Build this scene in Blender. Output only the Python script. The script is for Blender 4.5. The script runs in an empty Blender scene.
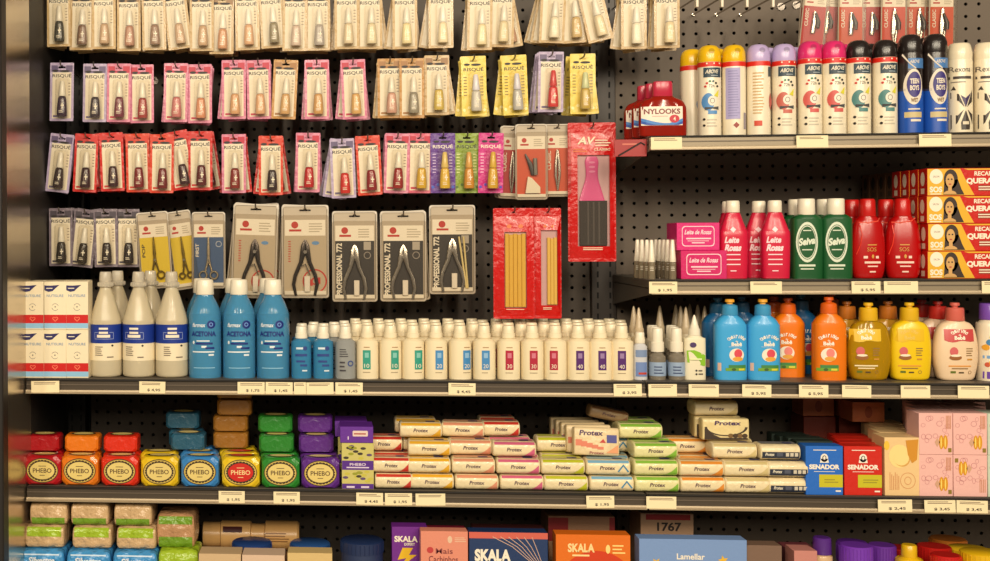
import bpy, bmesh, math, random
from mathutils import Vector, Matrix
random.seed(7)
C = bpy.context.scene.collection
sc = bpy.context.scene
# ------------------------------------------------------------------ camera
F = 1240.0; PPX, PPY = 222.0, 235.0; DIST = 2.6; ZC = 1.45
RC = (Matrix.Rotation(math.radians(5.0), 3, 'Z') @ Matrix.Rotation(math.radians(90), 3, 'X')
      @ Matrix.Rotation(math.radians(-0.3), 3, 'Z'))
CAM = Vector((0, -DIST, ZC))
cd = bpy.data.cameras.new('camera'); cam = bpy.data.objects.new('camera', cd); C.objects.link(cam)
cd.sensor_width = 36; cd.lens = F * 36 / 990
cd.shift_x = (495 - PPX) / 990; cd.shift_y = (PPY - 280.5) / 990
cam.matrix_world = Matrix.Translation(CAM) @ RC.to_4x4()
cd.clip_start = 0.05
sc.camera = cam

def P(px, py, Y):
    """point of the vertical plane y=Y that the photograph shows at pixel px,py"""
    d = RC @ Vector(((px - PPX) / F, -(py - PPY) / F, -1))
    t = (Y - CAM.y) / d.y
    return CAM + d * t
def S(px, Y): return (P(px + 5, 280, Y) - P(px - 5, 280, Y)).x / 10

def VZ(px, Y): return (P(px, 230, Y) - P(px, 240, Y)).z / 10 / S(px, Y)      # height per width at that spot
# ------------------------------------------------------------------ materials
MC = {}
def lin(c):
    out = []
    for v in c:
        v = v / 255.0
        out.append(v / 12.92 if v <= 0.04045 else ((v + 0.055) / 1.055) ** 2.4)
    return out
def M(rgb, rough=0.45, kind='plain', metal=0.0):
    key = (tuple(rgb), rough, kind, metal)
    if key in MC: return MC[key]
    m = bpy.data.materials.new('%s_%d_%d_%d' % (kind, *rgb)); m.use_nodes = True
    nt = m.node_tree; b = nt.nodes['Principled BSDF']; L = nt.links
    col = lin(rgb) + [1]
    b.inputs['Base Color'].default_value = col
    b.inputs['Roughness'].default_value = rough
    b.inputs['Metallic'].default_value = metal
    if kind in ('film', 'paper', 'grain', 'crinkle'):
        tc = nt.nodes.new('ShaderNodeTexCoord'); nz = nt.nodes.new('ShaderNodeTexNoise')
        bp = nt.nodes.new('ShaderNodeBump')
        nz.inputs['Scale'].default_value = {'film': 70, 'crinkle': 38, 'paper': 160, 'grain': 500}[kind]
        nz.inputs['Detail'].default_value = 3
        bp.inputs['Strength'].default_value = {'film': 0.5, 'crinkle': 0.9, 'paper': 0.25, 'grain': 0.3}[kind]
        bp.inputs['Distance'].default_value = {'film': 0.006, 'crinkle': 0.016, 'paper': 0.002, 'grain': 0.001}[kind]
        L.new(tc.outputs['Object'], nz.inputs['Vector']); L.new(nz.outputs['Fac'], bp.inputs['Height'])
        L.new(bp.outputs['Normal'], b.inputs['Normal'])
        if kind in ('film', 'crinkle'):
            b.inputs['Coat Weight'].default_value = 0.2; b.inputs['Coat Roughness'].default_value = 0.1
    elif kind == 'plastic':
        b.inputs['Coat Weight'].default_value = 0.25; b.inputs['Coat Roughness'].default_value = 0.15
    elif kind == 'liquid':      # milky translucent plastic or glass with its filling
        b.inputs['Transmission Weight'].default_value = 0.35
        b.inputs['IOR'].default_value = 1.2
        b.inputs['Coat Weight'].default_value = 0.5; b.inputs['Coat Roughness'].default_value = 0.08
    elif kind == 'clear':       # thin clear plastic
        tr = nt.nodes.new('ShaderNodeBsdfTransparent'); tr.inputs[0].default_value = [0.5 + 0.5 * v for v in col[:3]] + [1]
        gl = nt.nodes.new('ShaderNodeBsdfGlossy'); gl.inputs['Roughness'].default_value = rough
        df = nt.nodes.new('ShaderNodeBsdfDiffuse'); df.inputs[0].default_value = col
        lw_ = nt.nodes.new('ShaderNodeLayerWeight'); lw_.inputs[0].default_value = 0.5; fr = nt.nodes.new('ShaderNodeMapRange'); fr.inputs[3].default_value = 0.018; fr.inputs[4].default_value = 0.35; pw_ = nt.nodes.new('ShaderNodeMath'); pw_.operation = 'POWER'; pw_.inputs[1].default_value = 4; L.new(lw_.outputs['Facing'], pw_.inputs[0]); L.new(pw_.outputs[0], fr.inputs[0])
        m1 = nt.nodes.new('ShaderNodeMixShader'); m1.inputs[0].default_value = 0.015
        m2 = nt.nodes.new('ShaderNodeMixShader'); out = nt.nodes['Material Output']
        L.new(tr.outputs[0], m1.inputs[1]); L.new(df.outputs[0], m1.inputs[2])
        L.new(fr.outputs[0], m2.inputs[0]); L.new(m1.outputs[0], m2.inputs[1]); L.new(gl.outputs[0], m2.inputs[2])
        L.new(m2.outputs[0], out.inputs[0])
    MC[key] = m
    return m
WHITE = (236, 226, 204); CREAM = (232, 214, 176); BLACK = (22, 19, 18); DARK = (40, 34, 30)

# ------------------------------------------------------------------ mesh builder
TC = {}
def text_mesh(s, bold):
    if (s, bold) in TC: return TC[(s, bold)]
    cu = bpy.data.curves.new('t', 'FONT'); cu.body = s; cu.resolution_u = 3; cu.fill_mode = 'FRONT'
    cu.offset = bold; cu.align_x = 'CENTER'; cu.align_y = 'CENTER'
    o = bpy.data.objects.new('t', cu); C.objects.link(o)
    dg = bpy.context.evaluated_depsgraph_get(); dg.update()
    me = o.evaluated_get(dg).to_mesh()
    vs = [(v.co.x, v.co.y) for v in me.vertices]; fs = [tuple(p.vertices) for p in me.polygons]
    bpy.data.objects.remove(o); bpy.data.curves.remove(cu)
    w = max(v[0] for v in vs) - min(v[0] for v in vs); cx = (max(v[0] for v in vs) + min(v[0] for v in vs)) / 2
    ys = [v[1] for v in vs]; h = max(ys) - min(ys); cy = (max(ys) + min(ys)) / 2
    vs = [((x - cx) / w, (y - cy) / h) for x, y in vs]
    TC[(s, bold)] = (vs, fs)
    return TC[(s, bold)]

class MB:
    def __init__(s): s.v = []; s.f = []; s.m = []; s.mats = []
    def mi(s, m):
        if m not in s.mats: s.mats.append(m)
        return s.mats.index(m)
    def add(s, vs, fs, m):
        o = len(s.v); s.v += [tuple(v) for v in vs]; k = s.mi(m)
        for f in fs: s.f.append(tuple(i + o for i in f)); s.m.append(k)
    def box(s, x0, x1, y0, y1, z0, z1, m, c=0.0):
        if c <= 0:
            vs = [(x, y, z) for z in (z0, z1) for y in (y0, y1) for x in (x0, x1)]
            s.add(vs, [(0, 1, 3, 2), (4, 6, 7, 5), (0, 4, 5, 1), (1, 5, 7, 3), (3, 7, 6, 2), (2, 6, 4, 0)], m); return
        cen = Vector(((x0 + x1) / 2, (y0 + y1) / 2, (z0 + z1) / 2)); h = ((x1 - x0) / 2, (y1 - y0) / 2, (z1 - z0) / 2)
        vs = []; idx = {}
        for sx in (-1, 1):
            for sy in (-1, 1):
                for sz in (-1, 1):
                    for ax in range(3):
                        d = [h[0] - c, h[1] - c, h[2] - c]; d[ax] += c
                        idx[(sx, sy, sz, ax)] = len(vs)
                        vs.append((cen.x + sx * d[0], cen.y + sy * d[1], cen.z + sz * d[2]))
        fs = []
        for ax in range(3):
            for sg in (-1, 1):
                q = []
                for a, b in ((-1, -1), (1, -1), (1, 1), (-1, 1)):
                    k = [0, 0, 0]; k[ax] = sg; k[(ax + 1) % 3] = a; k[(ax + 2) % 3] = b
                    q.append(idx[(k[0], k[1], k[2], ax)])
                fs.append(tuple(q))
        for ax in range(3):
            a1, a2 = (ax + 1) % 3, (ax + 2) % 3
            for p in (-1, 1):
                for q in (-1, 1):
                    k0 = [0, 0, 0]; k0[a1] = p; k0[a2] = q
                    k1 = list(k0); k0[ax] = -1; k1[ax] = 1
                    fs.append((idx[(*k0, a1)], idx[(*k1, a1)], idx[(*k1, a2)], idx[(*k0, a2)]))
        for sx in (-1, 1):
            for sy in (-1, 1):
                for sz in (-1, 1): fs.append(tuple(idx[(sx, sy, sz, a)] for a in range(3)))
        s.add(vs, fs, m)
    def loft(s, rings, m, caps=True, mfun=None):
        n = len(rings[0]); vs = [p for r in rings for p in r]; fs = []
        for i in range(len(rings) - 1):
            for j in range(n):
                fs.append((i * n + j, i * n + (j + 1) % n, (i + 1) * n + (j + 1) % n, (i + 1) * n + j))
        if caps: fs += [tuple(range(n))[::-1], tuple(range((len(rings) - 1) * n, len(rings) * n))]
        s.add(vs, fs, m)
    def prism(s, out, y0, y1, m):      # outline (x,z) pulled from y0 to y1
        s.loft([[(x, y0, z) for x, z in out], [(x, y1, z) for x, z in out]], m)
    def holed(s, out, hole, y0, y1, m):  # plate with a real hole
        bm = bmesh.new(); es = []
        for lp in (out, hole):
            vs = [bm.verts.new((x, 0, z)) for x, z in lp]
            es += [bm.edges.new((vs[i], vs[(i + 1) % len(vs)])) for i in range(len(vs))]
        bmesh.ops.triangle_fill(bm, use_beauty=True, edges=es, use_dissolve=False)
        bm.verts.index_update(); vs = [v.co.copy() for v in bm.verts]; fs = [tuple(v.index for v in f.verts) for f in bm.faces]; bm.free()
        s.add([(v.x, y0, v.z) for v in vs], fs, m); s.add([(v.x, y1, v.z) for v in vs], fs, m)
        for lp in (out, hole): s.loft([[(x, y0, z) for x, z in lp], [(x, y1, z) for x, z in lp]], m, caps=False)
    def tube(s, pts, r, m, n=8, flat=1.0):
        pts = [Vector(p) for p in pts]; rs = r if isinstance(r, (list, tuple)) else [r] * len(pts); rings = []
        for i, p in enumerate(pts):
            t = (pts[min(i + 1, len(pts) - 1)] - pts[max(i - 1, 0)]).normalized()
            u = t.cross(Vector((0, 1, 0)))
            if u.length < 1e-3: u = t.cross(Vector((1, 0, 0)))
            u.normalize(); w = t.cross(u)
            rings.append([p + rs[i] * (math.cos(a) * u + flat * math.sin(a) * w) for a in [2 * math.pi * k / n for k in range(n)]])
        s.loft(rings, m)
    def ringloop(s, cx, cz, y, R, r, m, sx=1.0, n=16, k=6):
        vs = []; fs = []
        for i in range(n):
            a = 2 * math.pi * i / n
            for j in range(k):
                b = 2 * math.pi * j / k
                vs.append((cx + sx * (R + r * math.cos(b)) * math.cos(a), y + r * math.sin(b), cz + (R + r * math.cos(b)) * math.sin(a)))
        for i in range(n):
            for j in range(k): fs.append((i * k + j, ((i + 1) % n) * k + j, ((i + 1) % n) * k + (j + 1) % k, i * k + (j + 1) % k))
        s.add(vs, fs, m)
    # prints: thin layers that follow a front surface y = surf(x, z); e = layer height
    def rect(s, x0, x1, z0, z1, m, surf=0.0, e=0.0004, nx=1, nz=1, skew=0.0):
        g = surf if callable(surf) else (lambda x, z: surf)
        if callable(surf): nx = max(nx, 6); nz = max(nz, 3)
        vs = []; fs = []
        for j in range(nz + 1):
            for i in range(nx + 1):
                z = z0 + (z1 - z0) * j / nz; x = x0 + (x1 - x0) * i / nx + skew * (z - z0)
                vs.append((x, g(x, z) - e, z))
        for j in range(nz):
            for i in range(nx): fs.append((j * (nx + 1) + i, j * (nx + 1) + i + 1, (j + 1) * (nx + 1) + i + 1, (j + 1) * (nx + 1) + i))
        s.add(vs, fs, m)
    def poly(s, pts, m, surf=0.0, e=0.0004):
        g = surf if callable(surf) else (lambda x, z: surf)
        s.add([(x, g(x, z) - e, z) for x, z in pts], [tuple(range(len(pts)))], m)
    def disc(s, cx, cz, rx, rz, m, surf=0.0, e=0.0004, n=20, inner=0.0, a0=0, a1=360):
        g = surf if callable(surf) else (lambda x, z: surf)
        full = (a1 - a0) >= 360; k = n if full else n + 1; vs = []; fs = []
        lv = [inner, (inner + 1) / 2, 1.0] if inner > 0 else [0.02, 0.35, 0.7, 1.0]
        for l in lv:
            for i in range(k):
                a = math.radians(a0 + (a1 - a0) * i / n); x = cx + rx * l * math.cos(a); z = cz + rz * l * math.sin(a)
                vs.append((x, g(x, z) - e, z))
        for q in range(len(lv) - 1):
            for i in range(n):
                j = (i + 1) % k
                fs.append((q * k + i, q * k + j, (q + 1) * k + j, (q + 1) * k + i))
        if inner == 0: fs.append(tuple(range(k)))
        s.add(vs, fs, m)
    def text(s, t, cx, cz, w, h, m, surf=0.0, e=0.0006, bold=0.02, rot=0, shear=0.0):
        g = surf if callable(surf) else (lambda x, z: surf)
        vs, fs = text_mesh(t, bold); c, sn = math.cos(math.radians(rot)), math.sin(math.radians(rot)); o = []
        for x, y in vs:
            x = x * w + shear * y * h; y = y * h; X = cx + c * x - sn * y; Z = cz + sn * x + c * y
            o.append((X, g(X, Z) - e, Z))
        s.add(o, fs, m)
    def lines(s, x0, x1, z0, z1, n, m, surf=0.0, e=0.0005, rag=0.3, duty=0.4):  # rows of print too small to read
        rnd = random.Random(int(1e5 * (x1 + z1)) + n); p = (z1 - z0) / n
        for i in range(n):
            z = z0 + p * (i + 0.3); s.rect(x0, x1 - (x1 - x0) * rag * rnd.random(), z, z + p * duty, m, surf, e)
    def mesh(s, name, sharp=38):
        me = bpy.data.meshes.new(name); me.from_pydata(s.v, [], s.f)
        for m in s.mats: me.materials.append(m)
        me.polygons.foreach_set('material_index', s.m)
        bm = bmesh.new(); bm.from_mesh(me); bmesh.ops.recalc_face_normals(bm, faces=bm.faces[:]); bm.to_mesh(me); bm.free()
        me.polygons.foreach_set('use_smooth', [True] * len(me.polygons))
        me.set_sharp_from_angle(angle=math.radians(sharp)); me.update()
        return me

def sell(hw, hd, p=2.0, n=28):
    out = []
    for i in range(n):
        a = 2 * math.pi * (i + 0.5) / n; c, q = math.cos(a), math.sin(a)
        out.append((hw * math.copysign(abs(c) ** (2 / p), c), hd * math.copysign(abs(q) ** (2 / p), q)))
    return out
def zr(rings, n=28):           # (z, half width, half depth, power) -> loft rings about the z axis
    return [[(x, y, z) for x, y in sell(hw, hd, p, n)] for z, hw, hd, p in rings]
def smooth(rings, k=4):
    out = []
    for i in range(len(rings) - 1):
        a, b, c, d = rings[max(i - 1, 0)], rings[i], rings[i + 1], rings[min(i + 2, len(rings) - 1)]
        for j in range(k):
            t = j / k
            out.append(tuple(0.5 * (2 * b[q] + (c[q] - a[q]) * t + (2 * a[q] - 5 * b[q] + 4 * c[q] - d[q]) * t * t
                                    + (3 * b[q] - a[q] - 3 * c[q] + d[q]) * t ** 3) for q in range(len(b))))
    out.append(rings[-1]); return out
def fsurf(rings):              # front surface of a lofted body
    def g(x, z):
        r = rings[0]
        for i in range(len(rings) - 1):
            a, b = rings[i], rings[i + 1]
            if a[0] <= z <= b[0]:
                t = (z - a[0]) / max(b[0] - a[0], 1e-6); r = [a[q] + (b[q] - a[q]) * t for q in range(4)]; break
        u = min(abs(x) / max(r[1], 1e-5), 0.995)
        return -r[2] * (1 - u ** r[3]) ** (1 / r[3])
    return g
def rrect(x0, x1, z0, z1, r, k=4):
    out = []
    for cx, cz, a in ((x1 - r, z1 - r, 0), (x0 + r, z1 - r, 90), (x0 + r, z0 + r, 180), (x1 - r, z0 + r, 270)):
        for i in range(k + 1):
            t = math.radians(a + 90 * i / k); out.append((cx + r * math.cos(t), cz + r * math.sin(t)))
    return out

# ------------------------------------------------------------------ objects
def tag(o, label, cat, group=None, kind=None):
    if label: o['label'] = label
    if cat: o['category'] = cat
    if group: o['group'] = group
    if kind: o['kind'] = kind
    return o
def spawn(name, parts, loc, label, cat, group=None, rot=(0, 0, 0), sc_=1.0):
    """parts: mesh (a thing that is one mesh) or list of (part name, mesh[, label[, subparts]])"""
    if not isinstance(parts, list): r = bpy.data.objects.new(name, parts)
    else: r = bpy.data.objects.new(name, None); r.empty_display_size = 0.01
    C.objects.link(r); r.location = loc; r.rotation_euler = rot; r.scale = (1, 1, sc_); tag(r, label, cat, group)
    if isinstance(parts, list):
        for p in parts:
            o = bpy.data.objects.new(p[0], p[1]); C.objects.link(o); o.parent = r
            if len(p) > 2 and p[2]: o['label'] = p[2]
            for q in (p[3] if len(p) > 3 else []):
                u = bpy.data.objects.new(q[0], q[1]); C.objects.link(u); u.parent = o
    return r
def struct(name, mb):
    o = bpy.data.objects.new(name, mb.mesh(name)); C.objects.link(o); o['kind'] = 'structure'; return o
PR = {}
def proto(key, fn, *a):
    if key not in PR: PR[key] = fn(*a)
    return PR[key]
ORD = ['first', 'second', 'third', 'fourth', 'fifth', 'sixth', 'seventh', 'eighth', 'ninth', 'tenth', 'eleventh', 'twelfth', 'thirteenth',
       'fourteenth', 'fifteenth', 'sixteenth', 'seventeenth', 'eighteenth', 'nineteenth', 'twentieth', 'twenty-first', 'twenty-second', 'twenty-third', 'twenty-fourth']

# ================================================================== SETTING
YB = 0.42                                     # face of the pegboards
XL = P(25, 330, 0.0).x                        # polished end panel on the left
XR = P(1090, 300, 0.43).x
def pegboard(x0, x1, z0, z1, pitch, name, col):
    mb = MB(); m = M(col, 0.6, 'grain'); mi = M((14, 12, 11), 0.8)
    nx = int((x1 - x0) / pitch); nz = int((z1 - z0) / pitch); r = 0.0042; ds = 0.012
    for i in range(nx):
        for j in range(nz):
            cx = x0 + (i + .5) * (x1 - x0) / nx; cz = z0 + (j + .5) * (z1 - z0) / nz
            hx = (x1 - x0) / nx / 2; hz = (z1 - z0) / nz / 2
            o = [(cx + hx, cz), (cx + hx, cz + hz), (cx, cz + hz), (cx - hx, cz + hz), (cx - hx, cz), (cx - hx, cz - hz), (cx, cz - hz), (cx + hx, cz - hz)]
            h = [(cx + r * math.cos(k * math.pi / 4), cz + r * math.sin(k * math.pi / 4)) for k in range(8)]
            vs = [(x, YB, z) for x, z in o] + [(x, YB, z) for x, z in h] + [(x, YB + 0.004, z) for x, z in h]
            fs = [(k, (k + 1) % 8, 8 + (k + 1) % 8, 8 + k) for k in range(8)] + [(8 + k, 8 + (k + 1) % 8, 16 + (k + 1) % 8, 16 + k) for k in range(8)]
            mb.add(vs, fs, m)
    mb.box(x0 - 0.075, x1 + 0.03, YB + 0.031, YB + 0.05, 0.05, 2.25, mi)
    me = mb.mesh(name, 30); o = bpy.data.objects.new(name, me); C.objects.link(o); o['kind'] = 'structure'
XM = P(603, 300, YB).x                        # post between the two bays
pegboard(XL + 0.06, XM - 0.03, 0.42, 2.22, 0.0275, 'wall_back', (76, 66, 56))
pegboard(XM + 0.03, XR, 0.42, 2.22, 0.0285, 'wall_back', (108, 95, 82))
def upright(name, x, w, col):
    mb = MB(); m = M(col, 0.45, metal=0.1); d = M((12, 11, 10), 0.8)
    mb.box(x - w / 2, x + w / 2, YB - 0.012, YB + 0.03, 0.1, 2.25, m, 0.002)
    for i in range(84):
        z = 0.12 + i * 0.025
        for sx in (-0.25, 0.25): mb.rect(x + sx * w - 0.0022, x + sx * w + 0.0022, z, z + 0.014, d, YB - 0.012, 0.0003)
    struct(name, mb)
upright('trim_1', XL + 0.026, 0.045, (34, 30, 27)); upright('trim_2', XM, 0.058, (62, 55, 50))
mb = MB(); fm = bpy.data.materials.new('terrazzo'); fm.use_nodes = True
nt = fm.node_tree; vo = nt.nodes.new('ShaderNodeTexVoronoi'); vo.inputs['Scale'].default_value = 60
cr = nt.nodes.new('ShaderNodeValToRGB'); cr.color_ramp.elements[0].color = (0.3, 0.27, 0.23, 1); cr.color_ramp.elements[1].color = (0.5, 0.46, 0.4, 1)
nt.links.new(vo.outputs['Color'], cr.inputs[0]); nt.links.new(cr.outputs[0], nt.nodes['Principled BSDF'].inputs['Base Color'])
nt.nodes['Principled BSDF'].inputs['Roughness'].default_value = 0.25
mb.box(-4.5, 4.5, -9, 0.5, -0.05, 0.0, fm); struct('floor', mb)
# polished side panel that mirrors the goods, with its dark front frame
mb = MB(); pm = M((205, 190, 168), 0.16, 'grain', 0.9); fmat = M((30, 25, 22), 0.5)
mb.box(XL - 0.03, XL, -0.145, 0.05, 0.05, 2.22, pm); mb.box(XL - 0.03, XL - 0.0005, 0.05, YB, 0.05, 2.22, M((38, 33, 30), 0.5))
mb.box(XL - 0.075, XL + 0.001, -0.185, -0.143, 0.0, 2.25, fmat, 0.003)
struct('wall_left', mb)

# ---- shelves
ZS = {'mid': P(330, 380, 0).z, 'low': P(330, 489.5, 0).z, 'base': P(330, 618, -0.03).z, 'up': P(700, 279.5, 0.06).z, 'top': P(760, 134.5, 0.06).z}
RAILH = {'mid': 0.031, 'low': 0.031, 'base': 0.05, 'up': 0.031, 'top': 0.031}
def shelf(x0, x1, yf, z, label, light, bl=True):
    bm_ = M((92, 84, 74), 0.45, metal=0.2); rm = M((150, 136, 114) if light else (84, 74, 63), 0.4, metal=0.35); lm = M((170, 152, 124), 0.4, metal=0.3); dk = M((26, 22, 20), 0.6)
    a = MB(); a.box(x0, x1, yf + 0.004, YB - 0.016, z - 0.018, z, bm_, 0.0015)
    r = MB(); r.box(x0, x1, yf - 0.006, yf + 0.002, z - 0.004, z - 0.0005, dk, 0.001)
    r.box(x0, x1, yf - 0.001, yf + 0.003, z - 0.0245, z - 0.004, rm)
    r.box(x0, x1, yf - 0.003, yf - 0.001, z - 0.0135, z - 0.0115, M((110, 98, 84), 0.4, metal=0.3))
    r.loft([[(x, yf + dy, z + dz) for dy, dz in ((-0.0075, -0.023), (-0.0085, -0.0245), (-0.0085, -0.0284), (-0.0135, -0.0288), (-0.0135, -0.0303), (0.003, -0.0303), (0.003, -0.0245), (-0.005, -0.0232))] for x in (x0, x1)], lm)
    parts = [('board', a.mesh('board')), ('price_rail', r.mesh('price_rail'))]
    for x in (x0, x1 - 0.003):
        b = MB(); pts = [(yf + 0.01, z - 0.02), (yf + 0.01, z - 0.032), (YB - 0.02, z - 0.07), (YB - 0.02, z - 0.0185)]
        b.loft([[(xx, y, q) for y, q in pts] for xx in (x, x + 0.003)], bm_); parts.append(('bracket', b.mesh('bracket')))
    spawn('shelf', parts, (0, 0, 0), label, 'shelf', 'gondola shelves')
xs = P(646, 385, 0).x; x6 = P(650, 280, 0.06).x
X0 = XL + .003
shelf(X0, xs - 0.002, 0, ZS['mid'], 'dark metal shelf carrying white box pairs, acetone and rows of white bottles', False)
shelf(xs + 0.002, XR, 0, ZS['mid'], 'dark metal shelf carrying blue, orange and yellow baby shampoo bottles', False)
shelf(X0, xs - 0.002, 0, ZS['low'], 'dark metal shelf carrying oval-labelled soaps and left soap bar stacks', False)
shelf(xs + 0.002, XR, 0, ZS['low'], 'dark metal shelf carrying blue and red soap cartons and pink boxes', False)
shelf(X0, xs - 0.002, -0.03, ZS['base'], 'lowest metal shelf carrying wipes packs and hair cream boxes', False)
shelf(xs + 0.002, XR, -0.03, ZS['base'], 'lowest metal shelf carrying purple jars and yellow bottles', False)
shelf(x6, XR, 0.06, ZS['up'], 'grey-railed shelf carrying pink, green and red lotion bottles', True)
shelf(x6, XR, 0.06, ZS['top'], 'grey-railed uppermost shelf carrying the spray deodorants', True)

# ---- price tags
def tag_mesh(w, price):
    mb = MB(); mb.box(-w / 2, w / 2, -0.0008, 0, 0, 0.0245, M((238, 222, 180), 0.6, 'paper')); k = M((120, 95, 75), 0.7)
    mb.lines(-w * .4, w * .42, 0.0165, 0.0225, 2, k, -0.0008, 0.0002, 0.2, 0.45)
    if price: mb.text('$ ' + price, w * .06, 0.0065, w * .5, 0.0062, M((60, 45, 38), 0.7), -0.0008, 0.0003)
    return mb.mesh('price_tag')
def ptag(px, wpx, shelf_, yf, price, where, skew=0):
    z = ZS[shelf_] - 0.0285; x = P(px, 380, yf - 0.012).x; w = wpx * S(px, yf)
    spawn('price_tag', proto(('tag', wpx, price), tag_mesh, w, price), (x, yf - 0.0095, z), 'cream paper price tag on the shelf rail ' + where, 'price tag',
          'price tags on the shelf rails', (math.radians(-2), math.radians(skew), 0))
for px, w, pr, wh in [(45, 28, '', 'below the white boxes'), (152, 26, '4,95', 'below the last clear bottle'), (251, 27, '1,75', 'below the second blue acetone bottle'),
                      (279, 27, '1,45', 'below the third blue acetone bottle'), (300, 12, '', 'narrow, below the first small blue bottle'), (320, 27, '', 'below the second small blue bottle'),
                      (349, 27, '1,45', 'below the small grey bottle'), (462, 27, '4,45', 'below the blue-labelled white bottles'), (628, 28, '3,95', 'below the last purple-labelled white bottle'),
                      (663, 27, '', 'below the dropper bottles'), (704, 30, '', 'below the lime green glue-shaped bottle'), (757, 29, '5,95', 'below the second blue shampoo bottle'),
                      (814, 29, '5,95', 'below the front orange shampoo bottle'), (857, 29, '', 'below the clear yellow shampoo bottle'), (916, 29, '', 'below the opaque yellow shampoo bottle'),
                      (974, 30, '', 'below the pale pink shampoo bottle')]:
    ptag(px, w, 'mid', 0, pr, wh, (px * 7 % 5 - 2) * .4)
for px, w, pr, wh in [(231, 26, '1,95', 'below the yellow soap with red oval'), (286, 26, '1,95', 'below the green oval-labelled soap'), (369, 27, '4,45', 'below the lavender soap carton'),
                      (398, 27, '1,95', 'below the red-trimmed soap bars'), (430, 28, '', 'below the yellow-trimmed soap bars'), (600, 27, '1,95', 'below the blue-trimmed soap bars'),
                      (661, 30, '', 'below the green-trimmed soap bars'), (895, 34, '2,45', 'below the peach soap carton'), (940, 31, '3,45', 'below the left pink cartons'), (972, 31, '3,45', 'below the right pink cartons')]:
    ptag(px, w, 'low', 0, pr, wh, (px * 7 % 5 - 2) * .4)
for px, w, pr, wh in [(668, 31, '', 'below the red amber bottles'), (814, 31, '', 'below the pink-capped sprays'), (937, 31, '', 'below the black and blue sprays')]:
    ptag(px, w, 'top', 0.06, pr, wh)
for px, w, pr, wh in [(664, 28, '1,95', 'below the little white tubes'), (767, 31, '', 'below the pink lotion bottles'), (867, 29, '5,95', 'below the left red lotion bottle'),
                      (902, 34, '', 'below the right red lotion bottle'), (996, 26, '', 'below the keratin hair boxes')]:
    ptag(px, w, 'up', 0.06, pr, wh)

# ================================================================== HANGING CARDS
sH = S(320, 0.2)                               # metres per pixel where the cards hang
CW, CH = 24.5 * sH, 59.5 * sH
BORD = {'lilac': (178, 160, 190), 'grey': (120, 106, 116), 'pink': (208, 120, 148), 'red': (200, 24, 14), 'orange': (210, 56, 18), 'tan': (186, 134, 62), 'cream': (192, 160, 108), 'rose': (214, 96, 120)}
SOLID = {'yellow': (232, 204, 84), 'purple': (96, 52, 140), 'green': (136, 158, 46), 'magenta': (200, 36, 128)}
HEAD = {'grey': (70, 60, 70), 'pink': (188, 20, 56), 'lilac': (96, 80, 116), 'red': (200, 30, 20), 'orange': (206, 50, 20), 'tan': (160, 108, 44), 'cream': (150, 110, 66), 'rose': (190, 30, 60)}
SLOT = [(-0.15, 0.012), (-0.05, 0.012), (-0.035, 0.035), (0.035, 0.035), (0.05, 0.012), (0.15, 0.012), (0.15, -0.022), (-0.15, -0.022)]
def nail_card(col):
    """card with the hang slot at the origin; it hangs down -z"""
    mb = MB(); w, h = CW, CH; top = 0.075 * h; bot = top - h
    base = SOLID.get(col) or BORD[col]
    hole = [(x * w, z * w * 2.2) for x, z in SLOT]
    mb.holed(rrect(-w / 2, w / 2, bot, top, 0.002), hole, -0.0004, 0.0004, M(base, 0.35, 'film'))
    y = -0.0004; T = lambda f: top - f * h
    dk = M((34, 26, 26), 0.5)
    if col in BORD:
        hd = M(HEAD[col], 0.4)
        mb.rect(-w * .45, -w * .17, T(.125), T(.045), hd, y, .0002); mb.rect(w * .17, w * .45, T(.125), T(.045), hd, y, .0002)
        mb.rect(-w * .45, w * .45, T(.155), T(.125), hd, y, .0002)
        mb.disc(-w * .28, T(.14), w * .13, h * .022, dk, y, .0003); mb.disc(w * .12, T(.145), w * .22, h * .02, dk, y, .0003)
        mb.rect(-w * .4, w * .4, T(.955), T(.165), M((226, 212, 184), 0.4, 'paper'), y, .0002)
        for i in range(5): mb.rect(w * .27, w * .36, T(.36 + .05 * i), T(.345 + .05 * i), M((150, 130, 110)), y, .0004)
        mb.rect(-w * .36, -w * .1, T(.935), T(.9), M(HEAD[col], .4), y, .0003) if col != 'cream' else None
    else:
        mb.disc(-w * .26, T(.14), w * .12, h * .02, dk, y, .0003); mb.disc(w * .1, T(.145), w * .2, h * .02, dk, y, .0003)
        lt = M({'yellow': (120, 96, 30), 'purple': (206, 186, 222), 'green': (220, 224, 150), 'magenta': (240, 190, 220)}[col])
        for sx in (-.33, .33):
            for i in range(7): mb.rect(w * sx - w * .08, w * sx + w * .05, T(.36 + .05 * i), T(.345 + .05 * i), lt, y, .0003)
        for k in range(5): mb.disc(w * (-.4 + .2 * k), T(.9 - .04 * (k % 2)), w * .06, w * .06, M({'yellow': (250, 236, 170), 'purple': (60, 90, 190), 'green': (80, 110, 30), 'magenta': (90, 60, 180)}[col]), y, .0003)
    mb.text('RISQUÉ', 0, T(.222), w * .8, h * .078, M((36, 26, 26), 0.5) if col not in ('purple', 'magenta') else M(WHITE), y, .0005, 0.012)
    return mb.mesh('card')
BX = 0.06 * CW
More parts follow.
